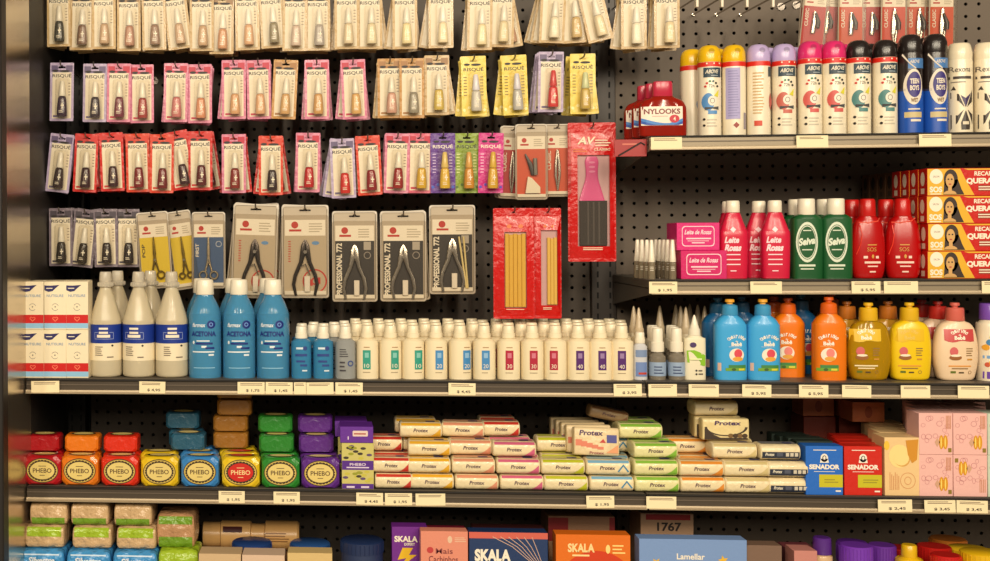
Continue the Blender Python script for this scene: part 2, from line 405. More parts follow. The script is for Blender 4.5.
def polish(col):
    mb = MB(); h = CH; z0 = 0.075 * h - 0.925 * h; z1 = z0 + 0.34 * h; r = 0.205 * CW; cy = -0.0008 - r * .92
    R = smooth([(z0, r * .86, r * .75, 2.8), (z0 + .008 * h, r, r * .9, 2.8), (z0 + .1 * h, r * 1.02, r * .9, 2.8), (z0 + .29 * h, r * .84, r * .74, 2.6), (z0 + .325 * h, r * .72, r * .64, 2.4), (z1, r * .5, r * .5, 2)], 3)
    mb.loft([[(x + BX, y + cy, z) for x, y, z in q] for q in zr(R, 16)], M(col, 0.16))
    g = fsurf(R); gg = lambda x, z: g(x - BX, z) + cy
    lt = M((238, 228, 206), .4)
    mb.rect(BX - r * .1, BX + r * .55, z0 + .17 * h, z0 + .19 * h, lt, gg, .0004); mb.rect(BX + r * .1, BX + r * .3, z0 + .13 * h, z0 + .225 * h, lt, gg, .0004)
    mb.lines(BX - r * .5, BX + r * .5, z0 + .05 * h, z0 + .1 * h, 2, lt, gg, .0004)
    return mb.mesh('bottle')
def polish_cap(col):
    mb = MB(); h = CH; z1 = 0.075 * h - 0.925 * h + 0.34 * h; r = 0.205 * CW; cy = -0.0008 - r * .92
    R = [(z1 + .0003, r * .7, r * .7, 2), (z1 + .02 * h, r * .76, r * .76, 2), (z1 + .13 * h, r * .6, r * .6, 2), (z1 + .25 * h, r * .45, r * .45, 2), (z1 + .265 * h, r * .34, r * .34, 2)]
    mb.loft([[(x + BX, y + cy, z) for x, y, z in q] for q in zr(R, 14)], M(col, 0.3, 'plastic')); return mb.mesh('cap')
def bubble():
    mb = MB(); h = CH; w = CW; z0 = .075 * h - .95 * h; z1 = .075 * h - .27 * h; r = .205 * w; d = 2 * r + .0012
    a = rrect(BX - r * 1.35, BX + r * 1.35, z0, z1, .004, 3); b = rrect(BX - r * 1.2, BX + r * 1.2, z0 + .002, z1 - .004, .004, 3)
    mb.loft([[(x, -.0006, z) for x, z in a], [(x, -d, z) for x, z in b]], M((240, 236, 226), 0.2, 'clear')); 
    mb.f.pop(-2); mb.m.pop(-2)          # open towards the card
    return mb.mesh('blister')
def hook_mesh(length):
    mb = MB(); m = M((120, 112, 104), 0.3, metal=0.9)
    mb.tube([(0, YB + .006, .002), (0, YB + .001, .002)], .003, m, 8); mb.tube([(0, YB - .0005, -.001), (0, YB - .004, -.001)], .009, m, 10)
    mb.tube([(0, YB - .003, .0021), (0, YB - length * .5, .0021), (0, YB - length, .0021), (0, YB - length - .006, .005), (0, YB - length - .008, .012)], .0017, m, 8)
    return mb.mesh('peg_hook')
def hang_hook(x, z, yfront, what, down=False):
    length = YB - yfront + 0.014
    me = proto(('hook', round(length, 3)), hook_mesh, round(length, 3))
    spawn('peg_hook', me, (x, 0, z), 'peg hook holding ' + what, 'hook', 'peg hooks on the pegboard')
GAP = 0.0262
def nail_row(rowname, data, y0):
    for i, d in enumerate(data):
        cx, bot, tilt, col, pol, pname, behind = d[:7]; capc = d[7] if len(d) > 7 else (240, 232, 214); capn = d[8] if len(d) > 8 else 'white'
        yf = y0 + (0.0, 0.006, 0.003, 0.009)[i % 4]
        c = P(cx, bot, yf); a = math.radians(tilt)
        hz = c.z + (CH * .925) * math.cos(a); hx = c.x + (CH * .45) * math.sin(a) * 0.9   # cx is the card's centre line
        o = ORD[i]
        if len(behind) == 1: behind = behind + [((-behind[0][0] * .8 if abs(behind[0][0]) > 2 else 5),) + tuple(behind[0][1:])]
        seq = [(yf, tilt, col, pol, capc, None)] + [(yf + GAP * (k + 1), b[0], b[1], b[2], (240, 232, 214), b) for k, b in enumerate(behind)]
        for k, (y, t, cc, pp, cp, b) in enumerate(seq):
            parts = [('card', proto(('card', cc), nail_card, cc)), ('bottle', proto(('pol', pp), polish, pp), None, [('cap', proto(('pcap', cp), polish_cap, cp))]), ('blister', proto('bubble', bubble), 'clear plastic blister over the bottle')]
            if k == 0: lb = '%s nail polish card, %s polish, %s from left in %s' % (cc, pname, o, rowname)
            else: lb = '%s nail polish card %s the %s card from left in %s' % (cc, ('right behind', 'second behind', 'deepest behind')[k - 1], o, rowname)
            spawn('nail_polish_card', parts, (hx, y, hz), lb, 'nail polish', 'nail polish cards in the ' + rowname, (0, math.radians(t), 0))
        hang_hook(hx, hz, yf, 'the %s nail polish card from left in %s' % (o, rowname))
nude = [(205, 170, 130), (222, 196, 160), (190, 140, 104), (226, 206, 172)]
def B(*ts, col='cream'): return [(t, col, nude[(int(abs(t) * 3) + k) % 4]) for k, t in enumerate(ts)]
rowA = [(59, 46.5, 0, 'cream', (58, 56, 46), 'black', B(7, 12)), (82, 50, 1, 'cream', (120, 84, 56), 'brown', B(4)), (104, 49, 0, 'cream', (186, 150, 112), 'beige brown', B(-3)),
        (129, 51, 0, 'cream', (176, 122, 92), 'rosy brown', B(-4, 6)), (154, 50, -1, 'cream', (142, 104, 72), 'mid brown', B(-6)), (177, 49, -7, 'cream', (196, 158, 120), 'beige', B(2, -12)),
        (202, 51, 0, 'cream', (190, 150, 104), 'sand', B(-6)), (222, 54, 1, 'cream', (196, 132, 74), 'caramel', B(3)), (247.5, 50, -1, 'cream', (206, 150, 92), 'orange tan', B(5)),
        (272, 48, -3, 'cream', (122, 104, 50), 'olive', B(2)), (295, 51, 1, 'cream', (198, 172, 150), 'rose beige', B(4)), (318, 50.5, 0, 'cream', (168, 156, 146), 'silver', B(-3)),
        (347, 49, 0, 'cream', (218, 198, 160), 'pale cream', B(4)), (370, 49, 0, 'cream', (222, 206, 166), 'pearly cream', B(-7)), (405, 49, 0, 'cream', (226, 208, 150), 'pale yellow', B(9, -6)),
        (441, 48, 0, 'cream', (224, 204, 156), 'ivory', B(10, 4)), (480, 50, 1, 'cream', (228, 210, 160), 'buttery', B(6)), (502, 47, 2, 'cream', (222, 204, 160), 'vanilla', B(-10)),
        (553, 43, 3, 'cream', (232, 220, 190), 'off-white', B(10, 15)), (573, 43, -3, 'cream', (200, 166, 96), 'gold', B(3)), (594, 41, -13, 'cream', (224, 204, 160), 'cream yellow', B(-6)),
        (634, 49, 0, 'cream', (232, 220, 192), 'white', B(9)), (667, 48, 0, 'cream', (226, 206, 160), 'clear', B(4))]
pk = [(214, 150, 120), (200, 120, 110), (150, 40, 50), (190, 60, 60)]
def Bp(*ts, col='pink'): return [(t, col, pk[(int(abs(t) * 3) + k) % 4]) for k, t in enumerate(ts)]
rowB = [(62, 121, 1, 'lilac', (52, 28, 54), 'dark purple', []), (95, 122, 1, 'lilac', (44, 24, 36), 'blackish plum', []), (119, 122, 1, 'pink', (112, 30, 52), 'plum', Bp(-3)),
        (142, 123, 0, 'pink', (158, 46, 38), 'brick red', []), (176, 122, 1, 'pink', (196, 112, 108), 'dusty rose', Bp(5)), (200, 123, 0, 'pink', (212, 140, 100), 'peach', Bp(2)),
        (234, 119, 0, 'pink', (212, 160, 112), 'beige', Bp(6)), (259, 119, -1, 'pink', (218, 166, 122), 'apricot', Bp(-5)), (285, 119, 3, 'tan', (206, 160, 100), 'honey', []),
        (317, 119, 0, 'pink', (204, 152, 84), 'gold', Bp(4, -4)), (354, 119, -2, 'pink', (214, 166, 96), 'golden beige', Bp(6, -6)), (390, 118, 0, 'tan', (204, 152, 130), 'rose beige', B(5)),
        (412, 118, 0, 'tan', (146, 136, 116), 'silver grey', B(-3, col='tan')), (437, 115, 0, 'cream', (206, 176, 70), 'yellow', B(-9)),
        (474, 116, -1, 'yellow', (196, 190, 180), 'clear', [(5, 'yellow', (200, 190, 170)), (-7, 'yellow', (200, 190, 170))], (226, 224, 236), 'pale'),
        (515, 115, -2, 'yellow', (186, 184, 180), 'silvery clear', [(7, 'yellow', (200, 190, 170)), (-6, 'yellow', (200, 190, 170))], (222, 220, 234), 'pale lilac'),
        (551, 112, 1, 'lilac', (206, 26, 24), 'red', [(5, 'lilac', (206, 26, 24)), (7, 'lilac', (206, 26, 24))], (208, 30, 26), 'red'),
        (583, 114, 0, 'yellow', (196, 164, 60), 'gold', [(-6, 'yellow', (200, 170, 70))], (206, 214, 160), 'pale green')]
def Br(*ts, col='red'): return [(t, col, [(120, 18, 20), (90, 16, 22), (170, 24, 22)][(int(abs(t)) + k) % 3]) for k, t in enumerate(ts)]
rowC = [(60, 192, 6, 'lilac', (52, 34, 34), 'brown black', Br(9, 12, col='lilac')), (86, 192, 3, 'red', (56, 22, 30), 'dark plum', Br(-8)), (112, 191, -2, 'red', (60, 26, 30), 'black cherry', Br(5)),
        (138, 192, -1, 'orange', (122, 20, 28), 'wine red', Br(-5)), (162, 193, 1, 'orange', (112, 24, 26), 'burgundy', []), (180, 189, -10, 'red', (58, 18, 24), 'dark wine', Br(-4)),
        (200.5, 190, 0, 'red', (92, 20, 24), 'maroon', Br(3, -9)), (234, 193, 0, 'pink', (132, 36, 30), 'brownish red', Br(-6)), (271, 195, 0, 'orange', (48, 26, 28), 'dark brown', Br(7, -8)),
        (308, 192, 1, 'pink', (186, 22, 28), 'cherry red', Bp(3)), (343, 198, -2, 'lilac', (202, 40, 34), 'scarlet', Br(8, 12, col='lilac')), (369, 195, -3, 'orange', (140, 24, 32), 'crimson', Br(4)),
        (397, 193, 2, 'pink', (150, 28, 24), 'dark red', Bp(-4, 6)), (420, 193, 1, 'rose', (212, 168, 48), 'gold', Bp(3)), (443, 193, 0, 'purple', (218, 176, 56), 'golden', [], (226, 196, 110), 'gold'),
        (467, 193, 0, 'green', (206, 140, 40), 'amber', [], (222, 168, 80), 'amber'), (491, 193, 1, 'magenta', (214, 166, 44), 'mustard', [], (222, 180, 60), 'mustard')]
rowD = [(61, 266, 0, 'grey', (44, 36, 30), 'black', Br(-3, col='grey')), (84, 267, 6, 'grey', (52, 42, 30), 'very dark', Br(10, col='grey')), (106, 267, -1, 'grey', (46, 34, 30), 'blackish', []),
        (128, 267, 0, 'grey', (42, 32, 28), 'near-black', [])]
nail_row('top card row', rowA, 0.20)
nail_row('second card row', rowB, 0.20)
nail_row('third card row', rowC, 0.20)
nail_row('fourth card row', rowD, 0.22)

# ---- clear clamshell packs with manicure tools
STEEL = M((190, 182, 170), 0.22, metal=0.95)
def pliers(w, h, dark=False, file=False):
    st = M((70, 64, 60), 0.25, metal=0.9) if dark else STEEL
    mb = MB(); y = -.006; t = -h * .32
    for sx in (-1, 1):
        mb.tube([(sx * w * .005, y, t), (sx * w * .04, y, t - h * .06), (sx * w * .05, y, t - h * .14), (sx * w * .09, y, t - h * .24), (sx * w * .21, y, t - h * .38), (sx * w * .25, y, t - h * .48), (sx * w * .2, y, t - h * .6)],
                [.0014, .0048, .0062, .0046, .0042, .004, .003], st, 8, .6)
    mb.tube([(0, y - .005, t - h * .13), (0, y + .003, t - h * .13)], .004, STEEL, 10)
    if dark: mb.tube([(-w * .12, y, t - h * .3), (0, y - .002, t - h * .26), (w * .1, y, t - h * .38)], .0016, STEEL, 6)
    return mb.mesh('nippers')
def scissors(w, h, col):
    m = M(col, .25, metal=.85); mb = MB(); y = -.006; R = w * .11; zc = -h * .77
    for sx in (-1, 1):
        mb.ringloop(sx * w * .16, zc, y, R, .0022, m, 1.0, 18)
        mb.tube([(sx * w * .1, y, zc + R), (sx * w * .03, y, zc + h * .16), (-sx * w * .01, y, zc + h * .28), (-sx * w * .012, y, zc + h * .5)], [.002, .0026, .003, .0008], m, 8, .5)
    mb.tube([(0, y - .004, zc + h * .2), (0, y + .003, zc + h * .2)], .0026, STEEL, 8)
    return mb.mesh('scissors')
def tweezer(w, h):
    mb = MB(); y = -.006
    for sx in (-1, 1): mb.tube([(sx * w * .01, y, -h * .3), (sx * w * .06, y, -h * .5), (sx * w * .07, y, -h * .65), (sx * w * .01, y, -h * .86)], [.002, .003, .003, .001], STEEL, 8, .6)
    return mb.mesh('tweezers')
def clipper(w, h):
    mb = MB(); y = -.005
    mb.tube([(0, y, -h * .36), (w * .02, y, -h * .5), (-w * .02, y, -h * .68)], [.003, .0055, .0045], STEEL, 8, .7)
    mb.tube([(0, y - .005, -h * .38), (w * .12, y - .008, -h * .52), (w * .1, y - .01, -h * .62)], [.002, .004, .003], M((60, 56, 52), .3, metal=.8), 8, .6)
    return mb.mesh('nail_clipper')
def pedi(w, h):
    mb = MB(); y = -.006
    mb.tube([(-w * .2, y, -h * .34), (-w * .04, y, -h * .48), (w * .04, y, -h * .62)], [.0015, .005, .004], M((50, 44, 42), .3), 8, .5)
    mb.tube([(w * .1, y - .003, -h * .4), (w * .12, y - .003, -h * .62)], .0045, M((110, 106, 98), .3, metal=.7), 8, .5)
    mb.prism([(-w * .2, -h * .86), (w * .26, -h * .86), (w * .26, -h * .78), (w * .0, -h * .66), (-w * .12, -h * .64)], y - .003, y + .003, M((236, 224, 196), .4, 'plastic'))
    return mb.mesh('foot_file')
def clam(w, h, col, side, tool, hdr=(244, 234, 212)):
    """tool pack; the origin is the hang slot near the top edge"""
    top = .055 * h; bot = top - h; T = lambda f: top - f * h; y = -.0006
    hole = [(x * w * .8, z * w * 1.1) for x, z in SLOT]
    c = MB(); c.holed(rrect(-w * .46, w * .46, bot + h * .02, top - h * .01, .004), hole, -.0006, .0006, M((184, 168, 144), .45)); c.rect(-w * .445, w * .445, T(.965), T(.33), M(col, .45), y, .00015)
    c.rect(-w * .43, w * .43, T(.33), T(.16), M(hdr, .5, 'paper'), y, .0003)
    rd = M((192, 42, 24), .5)
    c.disc(-w * .22, T(.215), w * .075, w * .075, rd, y, .0006); c.rect(-w * .34, -w * .08, T(.285), T(.262), rd, y, .0006)
    c.lines(w * .08, w * .38, T(.3), T(.19), 4, M((190, 176, 150)), y, .0006)
    if side == 'PROFESSIONAL 772':
        c.rect(-w * .43, w * .43, T(.95), T(.33), M((36, 28, 22), .45), y, .0003)
        c.text(side, -w * .345, T(.645), h * .58, w * .13, M(WHITE), y, .0007, .035, 90)
        c.rect(w * .2, w * .36, T(.43), T(.34), M((176, 166, 150)), y, .0006); c.disc(w * .28, T(.49), w * .08, w * .08, M((150, 140, 128)), y, .0006, inner=.8)
    elif side == 'CLASSIC':
        c.text(side, -w * .3, T(.5), h * .26, w * .14, M(WHITE), y, .0007, .02, 90)
    elif side == 'logo':
        c.disc(w * .2, T(.82), w * .26, w * .26, rd, y, .0006, inner=.88, n=28); c.disc(w * .2, T(.82), w * .08, w * .08, rd, y, .0006, inner=.6)
        c.rect(w * .1, w * .16, T(.87), T(.8), rd, y, .0006); c.rect(w * .26, w * .32, T(.85), T(.78), rd, y, .0006)
        c.disc(w * .22, T(.41), w * .08, w * .04, M((96, 142, 190)), y, .0006); c.lines(-w * .36, -w * .3, T(.62), T(.38), 9, rd, y, .0006)
    elif side:
        c.text(side, -w * .34, T(.5), h * .17, w * .1, M((40, 32, 24)) if side == 'POP' else M(WHITE), y, .0007, .02, 90)
        if side != 'POP': c.disc(w * .3, T(.42), w * .09, w * .09, M((190, 196, 204)), y, .0006, inner=.8)
    c.box(-w * .44, w * .44, -.004, .0, T(.965), T(.925), M((236, 226, 204), .3, 'plastic'))
    d = .0155
    s_ = MB(); a = rrect(-w / 2, w / 2, bot, T(.11), .006); b = rrect(-w / 2 + .002, w / 2 - .002, bot + .002, T(.12), .006)
    cl = M((226, 218, 206), .2, 'clear')
    s_.loft([[(x, -.001, z) for x, z in a], [(x, -d + .003, z) for x, z in a], [(x, -d, z) for x, z in b]], cl); s_.f.pop(-2); s_.m.pop(-2)
    rim = [[], []]
    for i, (x, z) in enumerate(rrect(-w / 2, w / 2, bot, top, .006)):
        rim[0].append((x, z)); rim[1].append((x * .94, (z - (top + bot) / 2) * .965 + (top + bot) / 2))
    n = len(rim[0])
    s_.add([(x, -.0012, z) for x, z in rim[0]] + [(x, -.003, z) for x, z in rim[1]], [(i, (i + 1) % n, n + (i + 1) % n, n + i) for i in range(n)], M((214, 204, 188), .25, 'plastic'))
    parts = [('card', c.mesh('card')), ('clamshell', s_.mesh('clamshell'), 'clear moulded plastic cover')]
    for nm, fn in tool: parts.append((nm, fn(w, h)))
    return parts
def stick_file(w, h):
    mb = MB()
    for k in (0, 1): mb.tube([(w * (.14 + .1 * k), -.006, -h * .3), (w * (.3 + .03 * k), -.006, -h * .88)], .0022, M((226, 206, 140), .4), 6)
    return mb.mesh('wooden_stick')
def spacer(w, h):
    mb = MB(); mb.box(-w * .02, w * .1, -.009, -.0012, -h * .88, -h * .71, M((232, 222, 204), .3, 'plastic'), .001); return mb.mesh('holder')
def put_clam(cx, top, wpx, hpx, y, tilt, key, args, label, behind=(), cat='manicure tool pack'):
    s = S(cx, y); parts = proto(('clam',) + key, clam, wpx * s, hpx * s, *args)
    p = P(cx, top + .055 * hpx, y)
    spawn('manicure_pack', parts, p, label, cat, 'clear manicure tool packs', (0, math.radians(tilt), 0))
    for k, t in enumerate(behind):
        lb = 'tool pack %s the %s' % (('right behind', 'second behind')[k], label.split(',')[0].replace('clear ', ''))
        spawn('manicure_pack', parts, (p.x, y + .0185 * (k + 1), p.z), lb, cat, 'clear manicure tool packs', (0, math.radians(t), 0))
    hang_hook(p.x, p.z, y, 'the ' + label.split(',')[0])
YEL = (226, 196, 30)
SCY = [('scissors', lambda w, h: scissors(w, h, (140, 118, 40)))]
put_clam(152, 212, 32, 76, .215, -4, ('y1',), (YEL, 'POP', SCY), 'yellow scissors pack with round gold handles, left of the two', ())
put_clam(178, 211, 25, 78, .235, -8, ('y2',), (YEL, '', SCY), 'narrow yellow scissors pack tilted behind its neighbour, right of the two', ())
put_clam(208.5, 212, 33.5, 76, .225, 0, ('b1',), ((52, 84, 128), 'FIRST', [('scissors', lambda w, h: scissors(w, h, (196, 180, 150)))]), 'blue-carded scissors pack with steel scissors', ())
DK = [('nippers', lambda w, h: pliers(w, h, True)), ('holder', spacer)]
put_clam(256, 204, 45, 94, .215, 2, ('n1',), ((188, 170, 140), 'logo', DK), 'beige nail clipper pack above the acetone bottles, left one', (6, -4))
put_clam(305, 205, 47, 93, .215, 0, ('n2',), ((188, 170, 140), 'logo', DK), 'beige nail nipper pack beside the left clipper pack, right one', (3,))
LT = [('nippers', pliers), ('holder', spacer)]
put_clam(354.5, 211, 45, 91, .215, 0, ('k1',), ((150, 134, 112), 'PROFESSIONAL 772', LT), 'brown-carded professional cuticle nipper pack, leftmost of the three', ())
put_clam(403, 211, 46, 91, .215, 0, ('k2',), ((150, 134, 112), 'PROFESSIONAL 772', LT), 'dark-carded professional cuticle nipper pack, middle of the three', (-3,))
put_clam(452, 205, 46, 90, .215, 0, ('k3',), ((150, 134, 112), 'PROFESSIONAL 772', [('nippers', pliers), ('wooden_stick', stick_file), ('holder', spacer)]), 'cuticle nipper pack with two wooden sticks, rightmost of the three', ())
ORG = (206, 72, 18); REDC = (184, 18, 12)
put_clam(531, 124, 32, 77, .195, 0, ('f1',), (ORG, '', [('foot_file', pedi)]), 'orange tool pack with white-footed scraper, beside the tall red bag', ())
put_clam(514, 126, 26, 74, .225, 3, ('f2',), (REDC, 'CLASSIC', [('tweezers', tweezer)]), 'red tool pack half hidden left of the scraper pack', (5,))
put_clam(557, 124, 27, 74, .213, 0, ('f3',), (ORG, 'CLASSIC', [('tweezers', tweezer)]), 'orange tweezers pack between scraper pack and tall red bag', ())
# packs hanging above the sprays
for k, (cx, col, lb, bh, nm) in enumerate([(817, REDC, 'red tool pack far left of the fan above the sprays', (4,), 'c'), (830, REDC, 'red tool pack second in the fan above the sprays', (4,), 'c'),
        (851, ORG, 'orange nail clipper pack above the black-capped sprays', (2,), 'c'), (872, REDC, 'red nail clipper pack right of the orange clipper pack', (-2,), 'c'),
        (894, (206, 60, 26), 'red-orange clipper pack above the last white spray', (), 't'), (919, ORG, 'wide orange clipper pack above the blue sprays', (), 't'), (942, ORG, 'orange tool pack rightmost of those above the sprays', (2,), 't')]):
    tl = [('nail_clipper', clipper)] if nm == 'c' else [('tweezers', tweezer), ('nail_clipper', clipper)]
    put_clam(cx, -16, 25 if cx < 840 else (26 if cx != 919 else 27), 72 if k > 1 else 70, .2 + (.0, .02, .004, .024, .002, .022, .004)[k], 6 if cx < 840 else 1, ('t%d' % k,), (col, 'CLASSIC', tl), lb, bh)
# empty hooks at the top of the right board
for k, px in enumerate((697, 722, 747, 773)):
    p = P(px, -1, .2); mb = MB(); m = M((226, 214, 190), .4, 'plastic')
    mb.tube([(0, YB + .006, 0), (0, YB - .004, 0)], .0035, STEEL, 10); mb.tube([(0, YB - .003, 0), (0, .21, 0)], .0022, STEEL, 8)
    mb.box(-.003, .003, .197, .2105, -.022, .004, m, .001)
    spawn('peg_hook', mb.mesh('peg_hook'), (p.x, 0, p.z + .004), 'empty peg hook with white end tab, %s from left above the yellow-capped sprays' % ORD[k], 'hook', 'peg hooks on the pegboard')

# ---- red polybags
def bag(w, h, win, logo):
    top = .04 * h; bot = top - h; T = lambda f: top - f * h
    rd = M((196, 14, 12), .3, 'film'); mb = MB(); hole = [(x * w * .3, z * w * .5) for x, z in SLOT]
    out = rrect(-w / 2, w / 2, bot, top, .003)
    mb.holed(out, hole, -.0005, .0005, rd)
    # puffed front sheet around the window
    x0, x1, z0, z1 = win[0] * w, win[1] * w, T(win[3]), T(win[2])
    A = [(-w * .47, T(.975)), (w * .47, T(.975)), (w * .47, T(.075)), (-w * .47, T(.075))]; Bq = [(x0, z0), (x1, z0), (x1, z1), (x0, z1)]
    mb.add([(x, -.0006, z) for x, z in A] + [(x, -.0075, z) for x, z in Bq] + [(x, -.0012, z) for x, z in Bq],
           [(i, (i + 1) % 4, 4 + (i + 1) % 4, 4 + i) for i in range(4)] + [(4 + i, 4 + (i + 1) % 4, 8 + (i + 1) % 4, 8 + i) for i in range(4)], rd)
    mb.rect(x0, x1, z0, z1, M((206, 176, 172), .5), -.0012, .0)
    wt = M((240, 220, 190), .5)
    if logo:
        mb.text('AV', -w * .12, T(.13), w * .34, h * .055, wt, -.0045, .002, .03, 0, .3); mb.text('CLASSIC', w * .2, T(.195), w * .34, h * .016, wt, -.006, .002)
        mb.lines(w * .06, w * .38, T(.175), T(.12), 3, wt, -.005, .002); mb.lines(-w * .4, -w * .1, T(.215), T(.185), 2, M((226, 120, 60)), -.006, .002)
    else:
        mb.disc(-w * .12, T(.165), w * .06, w * .05, M((226, 120, 70)), -.005, .002); mb.disc(w * .16, T(.165), w * .06, w * .05, M((226, 120, 70)), -.005, .002)
    mb.lines(-w * .2, w * .24, T(.92), T(.895), 2, wt, -.005, .002)
    f = MB(); f.rect(x0, x1, z0, z1, M((232, 214, 214), .1, 'clear'), -.0078, .0)
    return [('pouch', mb.mesh('pouch')), ('window', f.mesh('window'), 'clear film window')], (x0, x1, z0, z1)
def bag_at(cx, top, wpx, hpx, y, win, logo, fill, label, key):
    s = S(cx, y); w, h = wpx * s, hpx * s; parts, q = bag(w, h, win, logo); parts = parts + fill(w, h, q)
    p = P(cx, top + .04 * hpx, y); spawn('red_polybag', parts, p, label, 'beauty tool bag', 'red beauty tool bags'); hang_hook(p.x, p.z, y, 'the ' + label)
def sticks(n, x_frac0):
    def f(w, h, q):
        out = []; x0, x1, z0, z1 = q; a = x0 + (x1 - x0) * x_frac0
        for i in range(n):
            mb = MB(); x = a + (x1 - a) * (i + .5) / n * .97; r = (x1 - a) / n * .48
            mb.loft([[(x + r * u, -.0044 + .003 * v, z) for u, v in sell(1, 1, 4, 12)] for z in (z0 + .002, z1 - .004 - (.012 if x_frac0 > .2 else 0) - .002 * (i % 2))], M((224, 184, 60) if x_frac0 < .2 else (230, 196, 84), .6, 'paper'))
            out.append(('emery_board', mb.mesh('emery_board')))
        return out
    return f
def footbrush(w, h, q):
    x0, x1, z0, z1 = q; W = x1 - x0; H = z1 - z0; cx = x0 + W * .45; a = MB(); b = MB()
    R = [(z0 + H * .5, W * .4, .0028, 4), (z0 + H * .62, W * .3, .0028, 3), (z0 + H * .74, W * .2, .0029, 3), (z0 + H * .84, W * .19, .0029, 3), (z0 + H * .93, W * .21, .0029, 3), (z0 + H * .985, W * .15, .0025, 3)]
    a.loft([[(x + cx, y - .0042, z) for x, y, z in r] for r in zr(smooth(R, 4), 20)], M((222, 96, 150), .25, 'plastic'))
    for k in range(3): a.disc(cx, z0 + H * (.82 + .05 * k), W * .1, H * .012, M((236, 150, 186), .3), -.0071, .0002)
    b.box(x0 + W * .06, x0 + W * .92, -.0072, -.0016, z0 + .001, z0 + H * .5, M((58, 58, 50), .8, 'grain'), .001)
    for k in range(3): b.rect(x0 + W * (.3 + .17 * k), x0 + W * (.35 + .17 * k), z0 + .004, z0 + H * .49, M((78, 78, 68), .7), -.0072, .0002)
    return [('handle', a.mesh('handle'), 'pink plastic handle'), ('abrasive_pad', b.mesh('abrasive_pad'), 'dark grey pad')]
bag_at(591.5, 122.5, 48, 142, .2, (-.31, .36, .235, .89), True, footbrush, 'tall red bag with pink-handled foot file', 'a')
bag_at(513.5, 208, 41, 112.5, .135, (-.24, .3, .215, .9), False, sticks(5, .03), 'red bag full of yellow emery boards', 'b')
bag_at(547.5, 208, 27, 112.5, .145, (-.27, .34, .2, .88), False, sticks(3, .38), 'narrow red bag with few yellow emery boards', 'c')

# ================================================================== MIDDLE SHELF
ZM = ZS['mid'] + .0004
def place(name, parts, px, Y, z, label, cat, group=None, rz=0.0, py=370, rot=None, dz=0.0):
    v = VZ(520 if px < 797 else 880, .05) if px > 180 else 1.0
    return spawn(name, parts, (P(px, py, Y).x, Y, z + dz * v), label, cat, group, rot or (0, 0, math.radians(rz)), v)
def carton(w, h, d, col, fn=None, rough=.4, name='carton', sidefn=None, c=.0007):
    """printed carton; origin at the middle of its base, front at -d/2"""
    mb = MB(); mb.box(-w / 2, w / 2, -d / 2, d / 2, 0, h, M(col, rough, 'paper'), c)
    if fn: fn(mb, w, h, -d / 2)
    if sidefn: sidefn(mb, w, h, d)
    return mb.mesh(name)
# white boxes, two tiers
def f_box(mb, w, h, y):
    nv = M((40, 36, 92), .4)
    mb.poly([(-w * .48, h * .92), (-w * .5 + .001, h * .82), (-w * .3, h * .785), (-w * .12, h * .8), (w * .04, h * .87), (w * .2, h * .93), (-w * .2, h * .915)], nv, y, .0003)
    mb.lines(-w * .4, -w * .1, h * .84, h * .88, 1, M(WHITE), y, .0005)
    mb.text('NUTISURE', 0, h * .705, w * .76, h * .055, M((110, 142, 176)), y, .0004, .01)
    mb.disc(0, h * .47, w * .16, w * .16, M((120, 110, 104)), y, .0003, inner=.88, a0=20, a1=150); mb.disc(0, h * .47, w * .16, w * .16, M((120, 110, 104)), y, .0003, inner=.88, a0=190, a1=320)
    mb.disc(0, h * .475, w * .03, w * .03, M((90, 82, 78)), y, .0003)
    mb.rect(-w * .497, w * .497, h * .135, h * .31, M((200, 20, 18), .4), y, .0002); mb.rect(-w * .497, w * .497, h * .03, h * .135, M((142, 192, 226), .4), y, .0002)
    ht = M((240, 120, 90)); mb.disc(-w * .06, h * .235, w * .07, w * .07, ht, y, .0004, inner=.6, a0=0, a1=225); mb.disc(w * .06, h * .235, w * .07, w * .07, ht, y, .0004, inner=.6, a0=-45, a1=180)
    mb.poly([(-w * .11, h * .215), (0, h * .165), (w * .11, h * .215), (w * .08, h * .23), (0, h * .185), (-w * .08, h * .23)], ht, y, .0004)
s0 = S(57, .03); bw, bh, bd = 22 * s0, 47 * s0, .05
bx = carton(bw, bh, bd, (236, 222, 190), f_box)
for i, px in enumerate((35.6, 57.6, 79.7)):
    for t, tn in ((0, 'lower'), (1, 'upper')):
        for k in range(2):
            lb = 'white box with navy swoosh and red band, %s tier, %s from the side panel' % (tn, ORD[i]) if k == 0 else 'white box hidden behind the %s tier box %s from the side panel' % (tn, ORD[i])
            place('lotion_carton', bx, px + (.5 if t and i == 1 else 0), .032 + k * .052 + .001 * i, ZM + t * (bh + .0004), lb, 'box', 'white lotion boxes in two tiers')
# bottles ---------------------------------------------------------------
def px_rings(h_total, table, s):      # (pixels above the base, half width px, depth ratio, power)
    return [(a * s, hw * s, hw * s * dr, p) for a, hw, dr, p in table]
def bottle(rings, mat, cap, capmat, label=None, name_label='label', extra=None, n=28, sm=4, ribs=False):
    R = smooth(rings, sm); mb = MB(); mb.loft(zr(R, n), mat); body_ = mb.mesh('body', 50); parts = []; tip = []
    c = MB(); c.loft(zr(cap, n), capmat)
    if ribs:
        r = cap[1][1]
        for i in range(20):
            a = 2 * math.pi * i / 20; c.tube([(r * math.cos(a), r * math.sin(a), cap[1][0] + .001), (r * math.cos(a), r * math.sin(a), cap[2][0] - .001)], .0012, capmat, 5)
    if extra: t = MB(); extra(t); tip = [('cap_tip', t.mesh('cap_tip', 40))]
    lab = []
    if label: l = MB(); label(l, fsurf(R), R); lab = [(name_label, l.mesh('label', 60))]
    return [('body', body_, None, lab), ('cap', c.mesh('cap', 40), None, tip)]
